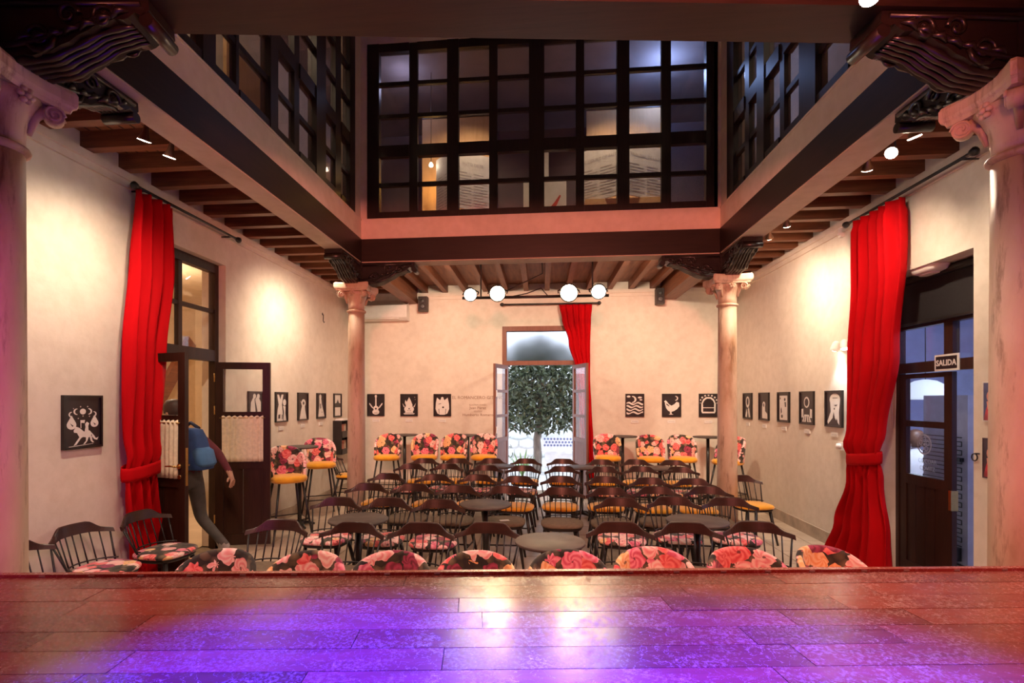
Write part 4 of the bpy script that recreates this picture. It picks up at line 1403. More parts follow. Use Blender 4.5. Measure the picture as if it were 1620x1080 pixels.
tub = make_tub('tub_chair', .44, .34, .07, None, .252)
tubx = [(363, 867), (500, 870), (629, 870), (760, 870), (897, 868), (1028, 864), (1165, 864), (1280, 862)]
for k, (px, py) in enumerate(tubx):
    x, y = onZ(.775, px, py)
    o = first_or_copy(tub)
    rz = [.10, .05, .02, -.03, 0, -.04, .03, .38][k]
    o.rotation_euler = (0, 0, rz)
    o.location = (x + .27 * math.sin(rz), y - .27 * math.cos(rz), 0)
    if k == 7: tag(o, 'floral tub chair turned aside beside the foot of the right red curtain', 'chair')
    elif k == 0: tag(o, 'floral tub chair at the row end nearest the open vestibule door', 'chair')
    else: tag(o, 'floral tub chair in the front row against the stage', 'chair', 'floral tub chairs along the stage')
    if k in (0, 7) and 'group' in o: del o['group']
stool = make_tub('bar_stool', .81, .345, .10, .27, .226)
SB = [(615, 719), (673, 719), (719, 719), (766, 719), (960, 720), (1028, 722), (1078, 722), (1151, 726)]
for k, (px, py) in enumerate(SB):
    x, y = onZ(.80, px, py)
    o = first_or_copy(stool)
    rz = [0, .05, -.05, .1, 0, 0, 0, -.9][k]
    o.rotation_euler = (0, 0, rz); o.location = (x, y - .06, 0)
    if k < 4: tag(o, 'floral bar stool with mustard seat between rear column and garden door, under guitar pictures', 'bar stool', 'bar stools under the guitar picture wall')
    elif k < 7: tag(o, 'floral bar stool with mustard seat against the wall under the rooster picture', 'bar stool', 'bar stools under the rooster picture wall')
    else: tag(o, 'floral bar stool half hidden behind the rear marble column', 'bar stool'); 
    if k == 7 and 'group' in o: del o['group']
o = tag(copy_tree(stool, (-3.15, 6.42, 0), .75), 'floral bar stool with mustard seat beside the open door leaf', 'bar stool')
if 'group' in o: del o['group']
o = tag(copy_tree(stool, (-3.30, 7.78, 0), .55), 'floral bar stool with mustard seat by the left wall behind the bar table', 'bar stool')
if 'group' in o: del o['group']


def make_table(name, h, r):
    t = thing(name, 'x', 'table')
    obj('tabletop', MB().lathe([(.97, h - .022), (1, h - .016), (1, h - .004), (.985, h)], 40, sx=r, sy=r), M['slate'], t)
    obj('pole', MB().lathe([(.05, h - .04), (.05, h - .022)][::1], 16).cyl((0, 0, .03), (0, 0, h - .03), .027, n=14), M['blackmetal'], t)
    for k in range(4):
        a = PI / 4 + k * PI / 2
        obj('foot', MB().tube([(0, 0, .055), (.11 * math.cos(a), .11 * math.sin(a), .045), (.21 * math.cos(a), .21 * math.sin(a), .012)], [.03, .022, .012], 8), M['blackmetal'], t)
    return t


tb = make_table('round_table', .74, .25)
TB = [((870, 855), 'round dark table standing between the tub chairs and the first khaki row'),
      ((567, 820), 'round dark table behind the khaki row, toward the folded door leaf'),
      ((1103, 822.3), 'round dark table behind the khaki row, toward the right red curtain'),
      ((768, 796), 'round dark table catching blue daylight beside the second khaki row'),
      ((790, 738), 'small round table in the last rows beside the garden door left leaf'),
      ((920, 737), 'small round table in the last rows in front of the garden door right leaf'),
      ((1044, 737), 'small round table in the last rows under the rooster picture')]
for (px, py), lb in TB:
    x, y = onZ(.74, px, py)
    if py < 745: y = 8.13; x = onY(y, px, py)[0]
    o = first_or_copy(tb); o.location = (x, y, 0); tag(o, lb, 'table')
bt = make_table('bar_table', 1.1, .25)
BT = [((640, 689), 'tall round bar table under the guitar picture'), ((740, 689), 'tall round bar table under the romancero wall text'),
      ((985, 689.5), 'tall round bar table between stools by the back red curtain'), ((1120, 690), 'tall round bar table under the arched cage picture')]
for (px, py), lb in BT:
    y = YW - .46; x = onY(y, px, 689)[0]
    o = first_or_copy(bt); o.location = (x, y, 0); tag(o, lb, 'table')
tag(copy_tree(bt, (-3.307, 7.1, 0)), 'tall round bar table by the left wall beside the open door leaf', 'table')
t = thing('leaflet', 'small white leaflet lying on a khaki seat', 'leaflet', (*onZ(.478, 798, 823), .478), .3)
obj('sheet', MB().box(-.05, .05, -.03, .03, 0, .003), M['paper'], t)

# ------------------------------------------------------------------ pictures
def disc(cx, cz, rx, rz=None, n=18, a0=0):
    rz = rx if rz is None else rz
    return [(cx + rx * math.cos(a0 + 2 * PI * k / n), cz + rz * math.sin(a0 + 2 * PI * k / n)) for k in range(n)]


def crescent(cx, cz, r, s):
    o_ = [(cx + s * r * math.cos(a), cz + r * math.sin(a)) for a in [PI * .42 + PI * 1.16 * k / 12 for k in range(13)]]
    i_ = [(cx + s * (r * .28 + r * .78 * math.cos(a)), cz + r * .78 * math.sin(a)) for a in [PI * 1.45 - PI * .9 * k / 10 for k in range(11)]]
    return o_ + i_


def drop(cx, cz, r):
    return [(cx, cz + r * 2.1)] + [(cx + r * math.cos(a), cz + r * math.sin(a)) for a in [PI * .85 + 1.3 * PI * k / 12 for k in range(13)]]


def star(cx, cz, r): return [(cx + (r if k % 2 == 0 else r * .4) * math.cos(PI / 2 + k * PI / 4), cz + (r if k % 2 == 0 else r * .4) * math.sin(PI / 2 + k * PI / 4)) for k in range(8)]


ART = {}
ART['rider'] = ([disc(0, .23, .065)] + [crescent(-.13, .23, .07, 1), crescent(.13, .23, .07, -1), crescent(-.24, .17, .06, 1), crescent(.24, .17, .06, -1)] +
    [star(*p) for p in ((-.05, .34, .02), (.1, .34, .02), (-.2, .3, .015), (.0, .13, .02), (.14, .12, .02), (-.1, .08, .02))] +
    [drop(-.24, -.06, .10), drop(.25, -.04, .09)] +
    [[(-.15, -.10), (-.08, -.13), (.02, -.22), (.14, -.20), (.19, -.26), (.17, -.34), (.10, -.36), (.0, -.34), (-.06, -.37), (-.10, -.30), (-.13, -.24), (-.19, -.23), (-.2, -.19)],
     [(-.08, -.34), (-.04, -.36), (-.14, -.50), (-.2, -.52), (-.19, -.5)], [(.06, -.35), (.12, -.35), (.09, -.44), (.04, -.50), (.0, -.5), (.06, -.43)],
     [(.14, -.34), (.19, -.33), (.2, -.42), (.24, -.48), (.2, -.48), (.16, -.43)], [(.18, -.25), (.24, -.32), (.28, -.39), (.34, -.36), (.31, -.43), (.25, -.41), (.2, -.35)],
     [(.03, -.22), (.12, -.22), (.11, -.10), (.13, -.04), (.08, 0), (.04, -.05), (.05, -.12)], [(-.06, .04), (.04, .04), (.03, -.03), (-.04, -.02), (-.04, -.14), (-.055, -.14)],
     [(-.3, -.53), (.22, -.5), (.22, -.51), (-.3, -.545)]], [[(-.27, -.02), (-.2, -.08), (-.22, -.1), (-.25, -.06)], [(.22, -.02), (.28, -.06), (.26, -.09)]])
ART['guitar'] = ([disc(0, -.38, .19, .14), disc(0, -.18, .14, .14), [(-.035, -.1), (.035, -.1), (.035, .42), (-.035, .42)], [(-.06, .42), (.06, .42), (.05, .55), (-.05, .55)],
    [(-.1, -.2), (-.3, .08), (-.36, .12), (-.34, .02), (-.2, -.16)], [(.1, -.2), (.3, .08), (.36, .12), (.34, .02), (.2, -.16)]], [disc(0, -.2, .05), [(-.09, -.42), (.09, -.42), (.09, -.44), (-.09, -.44)]])
ART['flame'] = ([[(0, .42), (.1, .22), (.18, .0), (.14, -.2), (.22, -.42), (-.22, -.42), (-.14, -.2), (-.18, 0), (-.1, .22)], disc(0, -.22, .26, .2), [(-.22, -.1), (-.34, .08), (-.36, .1), (-.28, -.12)], [(.22, -.1), (.34, .08), (.36, .1), (.28, -.12)],
    [(-.08, .1), (-.2, .28), (-.22, .1), (-.15, -.05)], star(.3, .42, .03), star(.32, .3, .025), [(-.3, -.44), (.3, -.44), (.26, -.5), (-.26, -.5)]], [disc(0, -.2, .035), disc(-.06, -.3, .02), disc(.06, -.3, .02)])
ART['moth'] = ([[(-.06, .34), (.06, .34), (.12, .26), (.28, .40), (.34, .1), (.36, -.2), (.26, -.45), (.1, -.52), (-.1, -.52), (-.26, -.45), (-.36, -.2), (-.34, .1), (-.28, .4), (-.12, .26)], disc(0, .36, .07)], [disc(.04, -.12, .05), [(-.2, .06), (-.06, .1), (-.07, .07), (-.2, .03)], [(-.2, -.2), (-.17, -.2), (-.15, -.46), (-.17, -.46)], [(.17, -.2), (.2, -.2), (.17, -.46), (.15, -.46)]])
ART['waves'] = ([crescent(-.1, .3, .18, -1)] + [[(-.4, .1 - k * .16)] + [(-.4 + .8 * q / 10, .13 - k * .16 + .05 * math.sin(q * 1.1 + k)) for q in range(11)] + [(.4 - .8 * q / 10, .05 - k * .16 + .05 * math.sin((10 - q) * 1.1 + k + .5)) for q in range(11)] for k in range(4)] +
    [disc(.25, .4, .1, .05), disc(.3, .28, .07, .04), disc(-.3, .45, .09, .05)], [])
ART['rooster'] = ([[(-.32, .1), (-.22, .2), (-.12, .06), (.0, -.02), (.14, .06), (.24, .18), (.36, .14), (.38, -.04), (.28, -.18), (.14, -.28), (-.02, -.34), (-.16, -.28), (-.26, -.14)], [(-.3, .12), (-.36, .2), (-.28, .26), (-.2, .18)], [(-.04, -.32), (.0, -.32), (.02, -.46), (-.02, -.46)],
    [(-.08, -.32), (-.04, -.32), (-.02, -.46), (-.06, -.46)], [(-.12, -.45), (.08, -.45), (.08, -.48), (-.12, -.48)], crescent(.2, .36, .12, -1)], [[(-.24, .1), (-.1, -.02), (-.12, -.06), (-.25, .04)]])
_in = [disc(0, -.05, .3, .36, 20)]
ART['cage'] = ([[(-.3, -.4), (.3, -.4), (.34, -.3), (.34, .1), (.26, .3), (.12, .42), (-.12, .42), (-.26, .3), (-.34, .1), (-.34, -.3)]] + [disc(.42 * math.cos(a), .12 + .40 * math.sin(a), .045) for a in [PI * k / 8 for k in range(9)]], [[(-.26, -.32), (.26, -.32), (.26, -.14), (-.26, -.14)], [(-.26, -.1), (.26, -.1), (.27, .1), (.2, .25), (.08, .34), (-.08, .34), (-.2, .25), (-.27, .1)]])
ART['figures'] = ([[(-.1, .45), (-.3, .2), (-.36, -.55), (.0, -.55), (-.02, -.1)], [(.12, .45), (-.04, .3), (.1, -.1), (.12, -.55), (.3, -.55), (.32, .2)], disc(-.08, .42, .09), disc(.16, .42, .09)], [])
ART['couple'] = ([[(-.34, .5), (-.2, .5), (-.1, .3), (.0, .5), (.14, .5), (.02, .1), (.08, -.2), (.1, -.55), (-.38, -.55), (-.3, -.1), (-.22, .1)], disc(.22, .18, .13), [(.1, .05), (.3, .02), (.28, -.25), (.36, -.55), (.14, -.55), (.18, -.2)]], [[(-.25, -.3), (-.1, -.28), (-.12, -.45), (-.26, -.45)], [(.0, -.3), (.06, -.3), (.06, -.48), (0, -.48)]])
ART['saint'] = ([disc(.04, .14, .2, .17), [(-.1, .02), (.16, .02), (.2, -.2), (.32, -.55), (-.3, -.55), (-.2, -.2)], [(-.26, .26), (-.12, .16), (-.14, .1)]], [disc(.04, .14, .07)])
ART['woman'] = ([[(-.2, .45), (-.02, .4), (.05, .1), (.2, -.2), (.34, -.5), (-.32, -.5), (-.2, .0)], disc(-.1, .42, .12)], [[(-.14, .1), (-.06, .1), (-.02, -.1), (-.12, -.14)], [(.0, -.3), (.12, -.26), (.1, -.32)]])
ART['boat'] = ([[(-.34, .52), (.34, .52), (.34, .1), (.16, .12), (.0, .3), (-.14, .12), (-.34, .1)], [(-.34, -.1), (.34, -.1), (.34, -.52), (-.34, -.52)]], [])
ART['oval'] = ([disc(.02, .18, .2, .26), [(-.24, -.5), (-.1, -.1), (-.02, -.3), (-.06, -.52)], [(.3, -.5), (.16, -.06), (.04, -.14), (.08, -.3), (.14, -.52)]], [disc(.02, .2, .1, .16)])
ART['bride'] = ([[(-.16, -.5), (-.16, .0), (-.04, .16), (.1, .1), (.12, -.2), (.3, -.3), (.32, -.52)], disc(.0, .08, .13)], [disc(.0, .06, .05, .08)])
ART['card'] = ([[(-.3, .45), (.3, .45), (.3, -.5), (-.3, -.5)]], [disc(.12, .3, .06), [(-.26, .38), (-.2, .38), (-.2, .3), (-.26, .3)], disc(-.1, -.36, .07), [(.1, .2), (.2, .2), (.22, .02), (.14, .0)], [(-.2, -.1), (-.14, .0), (-.1, -.2), (-.18, -.26)]])
ART['clock'] = ([disc(0, .2, .18, .2), [(-.34, -.05), (-.22, -.03), (-.2, -.35), (-.34, -.35)], [(.34, -.05), (.22, -.03), (.2, -.35), (.34, -.35)], [(-.14, -.24), (.14, -.24), (.3, -.5), (-.3, -.5)]], [disc(0, .2, .12, .14), [(-.02, -.3), (.02, -.3), (.04, -.5), (-.04, -.5)], [(-.12, -.3), (-.08, -.3), (-.14, -.48), (-.18, -.48)], [(.12, -.3), (.08, -.3), (.14, -.48), (.18, -.48)]])
ART['face'] = ([disc(.06, .3, .28, .2), [(-.2, .3), (.34, .3), (.28, -.1), (.3, -.52), (.06, -.3), (.0, -.1), (-.06, -.3), (-.3, -.5), (-.34, -.42), (-.16, -.1)]], [[(.0, .12), (.2, .14), (.14, .08)], [(.14, -.3), (.2, -.36), (.22, -.48), (.16, -.44)], disc(.04, -.0, .03), [(-.06, .36), (.2, .36), (.2, .345), (-.06, .345)]])


def picture(art, label, loc, rotz, w=.34, h=.43, card=True, cardlab=None):
    t = thing('framed_print', label, 'picture', loc, rotz)
    fwid, dp = .018, .028
    fr = MB().box(-w / 2, -w / 2 + fwid, -dp, 0, -h / 2, h / 2).box(w / 2 - fwid, w / 2, -dp, 0, -h / 2, h / 2)
    fr.box(-w / 2 + fwid, w / 2 - fwid, -dp, 0, -h / 2, -h / 2 + fwid).box(-w / 2 + fwid, w / 2 - fwid, -dp, 0, h / 2 - fwid, h / 2)
    obj('frame', fr, M['frame'], t)
    sh = obj('print', MB().box(-w / 2 + fwid, w / 2 - fwid, -.014, -.002, -h / 2 + fwid, h / 2 - fwid), M['ink'], t)
    iw = (w - 2 * fwid); ih = (h - 2 * fwid)
    for nm, polys, y, m_ in (('white_figure', ART[art][0], -.0150, M['paper']), ('dark_detail', ART[art][1], -.0165, M['ink'])):
        if not polys: continue
        mb = MB()
        for k, p in enumerate(polys): mb.poly([(x * iw * (1.32 if art == 'rider' else 1.22), y - .00012 * k, z * ih * .92) for x, z in p])
        obj(nm, mb, m_, sh)
    if card:
        c = thing('caption_card', cardlab, 'card', (loc[0], loc[1], 0), rotz)
        obj('card', MB().box(-.07, .07, -.012, 0, loc[2] - h / 2 - .115, loc[2] - h / 2 - .06), M['paper'], c)
        obj('print_line', MB().box(-.05, .05, -.0125, -.012, loc[2] - h / 2 - .09, loc[2] - h / 2 - .084), M['grayprint'], c)
    return t


PZ = 1.635
def lw(px): return (XL, onX(XL, px, 630)[0], PZ)
def rw(px): return (XR, onX(XR, px, 630)[0], PZ)
def bw_(px): return (onY(YW, px, 630)[0], YW, PZ)
lp = lw(128.5)
picture('rider', 'black framed print of a white horse rider under moons and drops', (lp[0], lp[1], 1.565), PI / 2, .375, .43, False)
for px, art, lb in ((403, 'figures', 'framed print of two white robed figures seen through the door glass'), (444, 'couple', 'framed print of a white standing couple on the left wall'),
                    (478, 'saint', 'framed print of a white haloed figure on the left wall'), (507, 'woman', 'framed print of a white leaning woman on the left wall'),
                    (533, 'boat', 'framed print of split white blocks nearest the brochure rack')):
    picture(art, lb, lw(px), PI / 2, .36, .43, True, 'small white caption card under the ' + lb.split(' of ')[1].split(' on ')[0].split(' seen')[0].split(' nearest')[0] + ' print')
for px, art, lb in ((595, 'guitar', 'framed print of a white guitar with raised hands'), (647.5, 'flame', 'framed print of a white flame-shaped plant'), (700, 'moth', 'framed print of a white moth-like shape beside the wall text'),
                    (1004, 'waves', 'framed print of white waves and a crescent'), (1062, 'rooster', 'framed print of a white rooster'), (1120.5, 'cage', 'framed print of a white arched cage beside the rear column')):
    picture(art, lb, bw_(px), 0, .34, .425, True, 'small white caption card under the ' + lb.split(' of a ')[-1].split(' of ')[-1].split(' beside')[0] + ' print')
for px, art, lb in ((1184, 'oval', 'framed print of a white oval-headed figure on the right wall'), (1210, 'bride', 'framed print of a white kneeling bride on the right wall'), (1241, 'card', 'framed print of a white playing card on the right wall'),
                    (1278, 'clock', 'framed print of a white clock figure on the right wall'), (1321, 'face', 'framed print of a white face held in hands nearest the right curtain')):
    picture(art, lb, rw(px), -PI / 2, .37, .43, True, 'small white caption card under the ' + lb.split(' of a ')[1].split(' on ')[0].split(' nearest')[0] + ' print')

# colour photo posters by the near right column
M['posterred'] = simple('red_photo_print', (.42, .02, .03), .35, .9, 9)
M['posterdark'] = simple('dark_photo_print', (.05, .01, .012), .35, .9, 7)
M['posterblue'] = simple('blue_photo_print', (.06, .06, .16), .35, .5, 9)
M['postersk'] = simple('photo_figure', (.80, .30, .22), .4, .4, 12)
for z, lb, m1, m3 in ((onX(XR, 1560, 635)[1], 'white framed red and blue performance photo beside the near column', 'posterblue', 'posterred'), (onX(XR, 1560, 724)[1], 'dark red performance photo below the other by the near column', 'posterdark', 'posterred')):
    t = thing('photo_poster', lb, 'poster', (XR, onX(XR, 1557, 635)[0] - .14, z), -PI / 2)
    s_ = obj('print', MB().box(-.13, .13, -.012, 0, -.145, .145), M[m1], t)
    obj('frame', MB().box(-.14, -.13, -.014, 0, -.155, .155).box(.13, .14, -.014, 0, -.155, .155).box(-.13, .13, -.014, 0, -.155, -.145).box(-.13, .13, -.014, 0, .145, .155), M['paper'] if m1 == 'posterblue' else M['posterdark'], t)
    mb = MB()
    mb.poly([(x, -.0130, zz) for x, zz in ((-.13, -.145), (.10, -.145), (.06, -.02), (.02, .06), (-.05, .03), (-.10, -.04))])
    obj('dancer_shape', mb, M[m3], s_)
    mb = MB(); mb.poly([(x, -.0136, zz) for x, zz in disc(-.07, .04, .03, .04)]); mb.poly([(x, -.0138, zz) for x, zz in ((-.1, .0), (-.02, .02), (-.03, -.08), (-.09, -.06))])
    obj('dancer_figure', mb, M['postersk'], s_)
yy, zz = onX(XR, 1546, 723)
t = thing('iron_ring', 'small black iron ring fixed to the wall by the posters', 'ring', (XR, yy, zz))
obj('ring', MB().tube([(-.02, .028 * math.cos(a), .028 * math.sin(a)) for a in [2 * PI * k / 16 for k in range(16)]], .005, 6, closed=True), M['blackmetal'], t)
obj('pin', MB().cyl((0, -.02, .03), (-.03, -.02, .03), .006), M['blackmetal'], t)

# wall lettering
t = thing('wall_lettering', 'brown exhibition lettering EL ROMANCERO GITANO on the back wall', 'lettering', (onY(YW, 756, 630)[0], YW - .002, 0))
for tx_, z, s_ in (('EL ROMANCERO GITANO', onY(YW, 750, 631)[1], .085), ('ILUSTRACIONES', onY(YW, 750, 641.5)[1], .045), ('Juan Pérez', onY(YW, 750, 647)[1], .075), ('TEXTOS', onY(YW, 750, 652)[1], .045), ('Humberto Romero', onY(YW, 750, 658)[1], .075)):
    join_text(tx_, s_, M['letter'], 'text_line', t, Matrix.Translation((0, -.001, z)))

# ------------------------------------------------------------------ wall fixtures
ax0, az0 = onY(YW - .1, 578, 508); ax1, az1 = onY(YW - .1, 646, 482)
t = thing('air_conditioner', 'white wall air conditioner behind the rear marble column', 'air conditioner', (ax1 - .92, YW, az0))
H_ = az1 - az0
obj('body', MB().prism([(-.24, .05), (-.22, H_ - .02), (-.18, H_), (0, H_), (0, 0), (-.16, 0)], Matrix.Translation((.46, 0, 0)) @ Matrix.Rotation(PI / 2, 4, 'Z') @ Matrix.Rotation(0, 4, 'X'), .92), M['whitepl'], t)
obj('louvre', MB().bar((.03, -.215, .035), (.77, -.215, .035), .012, .05, (0, 1, .9)), M['paper'], t)
obj('indicator', MB().box(.83, .85, -.232, -.22, .09, .11), M['blackmetal'], t)
obj('pipe', MB().tube([(.90, -.08, H_), (.93, -.06, H_ + .07), (1.0, -.03, H_ + .12)], .012, 6), M['whitepl'], t)
for a, lb in (((663, 677, 470, 492), 'small black loudspeaker on the back wall next to the air conditioner'), ((1037, 1050, 457, 481), 'small black loudspeaker on the back wall above the rooster picture')):
    x0, z1 = onY(YW - .15, a[0], a[2]); x1, z0 = onY(YW - .15, a[1], a[3])
    t = thing('wall_speaker', lb, 'speaker', ((x0 + x1) / 2, YW, z0))
    w_ = x1 - x0; h_ = z1 - z0
    obj('cabinet', MB().box(-w_ / 2, w_ / 2, -.24, -.08, 0, h_), M['speaker'], t)
    obj('bracket', MB().box(-.03, .03, -.08, 0, h_ * .4, h_ * .6), M['blackmetal'], t)
    for z, r_ in ((h_ * .68, .035), (h_ * .3, .05)):
        obj('driver', MB().tube([(0, -.246, z), (0, -.242, z), (0, -.24, z)], [r_ * .35, r_ * .6, r_], 18), M['cone'], t)
# brochure rack on the left wall
ya, za = onX(XL + .1, 535, 676); yb, zb_ = onX(XL + .1, 560, 724)
t = thing('brochure_rack', 'black wall rack of brochures by the rear left corner', 'rack', (XL, ya, 0))
wd = .55
obj('carcass', MB().box(0, .02, 0, wd, .75, 1.36).box(.02, .16, 0, .02, .75, 1.36).box(.02, .16, wd - .02, wd, .75, 1.36).box(.02, .17, .02, wd - .02, .75, .77).box(.02, .17, .02, wd - .02, 1.05, 1.07), M['blackwood'], t)
obj('front_lip', MB().box(.16, .17, .02, wd - .02, .77, .85), M['blackwood'], t)
obj('front_lip', MB().box(.16, .17, .02, wd - .02, 1.07, 1.17), M['blackwood'], t)
cols_ = [M['paper'], M['posterred'], M['postersk'], M['lace']]
for k in range(8):
    z = 1.075 if k < 4 else .775
    q = thing('brochure', ['brochure standing on the upper rack shelf', 'brochure standing on the lower rack shelf'][k // 4], 'brochure', (XL + .05 + .0 * k, ya + .05 + (k % 4) * .12, z), 0, ['brochures on the upper rack shelf', 'brochures on the lower rack shelf'][k // 4])
    obj('cover', MB().box(.0, .008, 0, .10, 0, .21), cols_[k % 4], q)
    obj('pages', MB().box(-.008, 0, .002, .098, .002, .208), M['paper'], q)
q = thing('paper_stack', 'flat stack of leaflets lying on top of the brochure rack', 'paper', (XL + .01, ya + .08, 1.36))
obj('sheets', MB().box(0, .15, 0, .3, 0, .02).box(.01, .14, .02, .33, .02, .035), M['paper'], q)
# socket, small sensor boxes
yy, zz = onX(XR, 1336, 706)
t = thing('wall_socket', 'white double wall socket below the face print', 'socket', (XR, yy, zz))
obj('plate', MB().box(-.03, 0, -.08, .08, -.045, .045), M['whitepl'], t)
obj('plug', MB().lathe([(.026, -.03), (.03, 0), (.022, .03)], 14, (-.045, .035, 0)), M['whitepl'], t)
yy, zz = onX(XR, 1334, 367)
t = thing('wall_sensor', 'small white sensor box high on the right wall', 'sensor', (XR, yy, zz))
obj('housing', MB().box(-.04, 0, -.03, .03, -.06, .06), M['whitepl'], t)
obj('lens', MB().lathe([(.02, -.02), (.022, 0), (.01, .015)], 12, (-.04, 0, -.02)), M['paper'], t)
yy, zz = onX(XL, 510, 503)
t = thing('wall_hook', 'thin black hook high on the left wall', 'hook', (XL, yy, zz))
obj('hook', MB().tube([(.005, 0, .07), (.02, 0, .05), (.015, 0, -.05), (.03, 0, -.08), (.04, 0, -.06)], .006, 6), M['blackmetal'], t)
obj('plate', MB().box(0, .006, -.012, .012, .05, .09), M['blackmetal'], t)

# ------------------------------------------------------------------ lamps
M['lens'] = emit('lamp_glow', (1, .93, .80), 30)
M['lensw'] = emit('stage_lamp_glow', (1, .80, .50), 26)
M['lensled'] = emit('led_glow', (.93, 1, .80), 14)
M['lampbody'] = simple('copper_lamp', (.45, .24, .14), .3, .2, 10, 0, .8)


def spot_lamp(label, p, target, energy, angle=75, color=WARM2, head=.045, top=None, group=None, zc=ZB):
    t = thing('spot_lamp', label, 'lamp', p, 0, group)
    d = (Vector(target) - Vector(p)).normalized()
    ax = d.to_track_quat('Z', 'Y').to_matrix().to_4x4()
    hd = MB().lathe([(.012, -.11), (.018, -.10), (.022, -.05), (head * .9, -.008), (head, 0)], 18)
    hd.v = [tuple(ax @ Vector(v)) for v in hd.v]
    obj('shade', hd, M['lampbody'], t)
    ln = MB().lathe([(head * .94, .001), (head * .9, .004), (head * .3, .006)], 18); ln.v = [tuple(ax @ Vector(v)) for v in ln.v]
    obj('lens', ln, M['lens'], t)
    b = ax @ Vector((0, 0, -.10))
    obj('stem', MB().cyl(b, (b.x, b.y, zc - p[2]), .006, n=8), M['blackmetal'], t)
    if energy: lamp('SPOT', Vector(p) + d * .02, energy, color, target, .03, angle, 1.0, name='lamp_beam')
    return t


# left aisle
LS = [((228, 222), 'copper spot lamp in the left aisle beside the carved bracket', 4.2), ((268, 248), 'copper spot lamp in the left aisle next to the bracket one', 5.0)]
for (px, py), lb, ty in LS:
    y, z = onX(-2.80, px, py)
    spot_lamp(lb, (-2.80, y, min(z, 3.62)), (XL, y + .5, 1.2), 36, 130)
for k, (px, py) in enumerate(((517, 392), (533, 414), (541, 433))):
    y, z = onX(-2.72, px, py)
    spot_lamp(['copper spot lamp at the far end of the left aisle, first of three', 'copper spot lamp at the far end of the left aisle, middle of three', 'copper spot lamp at the far end of the left aisle, last of three'][k], (-2.72, y, min(z, 3.62)), (XL, y + .8, 1.6 + .2 * k), 32 if k < 2 else 26, 130, WARM2, .035)
RS = [((1410, 242), 'bright spot lamp in the right aisle aimed at the stage', (.2, 2.2, 1.2), 50), ((1372, 268), 'spot lamp in the right aisle aimed at the pictures', (XR, 6.4, 1.4), 50), ((1447, 217), 'spot lamp beside the near right carved bracket', (XR, 4.4, 1.4), 32),
      ((1245, 357), 'spot lamp deep in the right aisle above the prints', (XR, 7.5, 1.9), 70), ((1217, 376), 'spot lamp at the far end of the right aisle', (XR, 8.6, 1.9), 55)]
for (px, py), lb, tg, e in RS:
    y, z = onX(2.66, px, py)
    spot_lamp(lb, (2.66, y, min(z, 3.64)), tg, e * .9, 120)
# small cans on the rear beam lighting the back wall
for k, (px, py) in enumerate(((681, 423), (708, 423), (996, 414), (1026, 413))):
    x, z = onY(YB1 + .25, px, py)
    spot_lamp(['small spot can behind the rear beam above the left loudspeaker', 'small spot can behind the rear beam between loudspeaker and stage lights', 'small spot can behind the rear beam beyond the stage lights', 'small spot can behind the rear beam above the right loudspeaker'][k],
              (x, YB1 + .25, 3.68), (x * 1.15, YW, 1.8), 62, 120, WARM2, .03)
# twin white wall lamp on the right wall
yy, zz = onX(XR - .05, 1333, 545)
t = thing('wall_lamp', 'twin-headed white wall lamp shining down beside the right curtain', 'lamp', (XR, yy, zz))
obj('wall_plate', MB().box(-.02, 0, -.1, .1, -.03, .03), M['whitepl'], t)
for s_ in (-1, 1):
    c = Vector((-.08, s_ * .09, 0)); d = Vector((-.1, s_ * .3, -.9)).normalized()
    hd = obj('lamp_head', MB().tube([c - d * .05, c - d * .03, c + d * .05, c + d * .06], [.015, .035, .045, .045], 14), M['whitepl'], t)
    obj('arm', MB().cyl((-.02, s_ * .07, 0), c, .01), M['whitepl'], t)
    obj('bulb', MB().tube([c + d * .055, c + d * .063], [.038, .03], 12), M['lens'], t)
    lamp('SPOT', Vector((XR, yy, zz)) + c + d * .08, 9, (.80, .90, 1), Vector((XR - .02, yy + s_ * .12, zz - .8)), .03, 80, .8, name='lamp_beam')

# lighting bar with theatre lamps behind the rear beam
YL = YB1 + .14
bx0, bz = onY(YL, 742, 470); bx1, _ = onY(YL, 952, 466)
t = thing('lighting_bar', 'black lighting bar hung behind the rear beam carrying stage lamps', 'lighting bar', (0, YL, bz))
obj('pipe', MB().cyl((bx0 - .1, .06, 0), (bx1 + .1, .06, 0), .02, n=12), M['blackmetal'], t)
for px in (760, 938):
    x = onY(YL, px, 440)[0]
    obj('hanger', MB().cyl((x, .06, 0), (x, .06, ZB - bz), .01), M['blackmetal'], t)
obj('cable', MB().tube([(bx0 + .3, .06, 0), (bx0 + .7, .08, .18), (bx0 + 1.0, .08, .32), (0, .10, ZB - bz)], .008, 6), M['blackmetal'], t)
obj('cable', MB().tube([(.1, .06, .0), (.0, .08, .12), (-.2, .08, .05), (-.45, .06, .0)], .008, 6), M['blackmetal'], t)
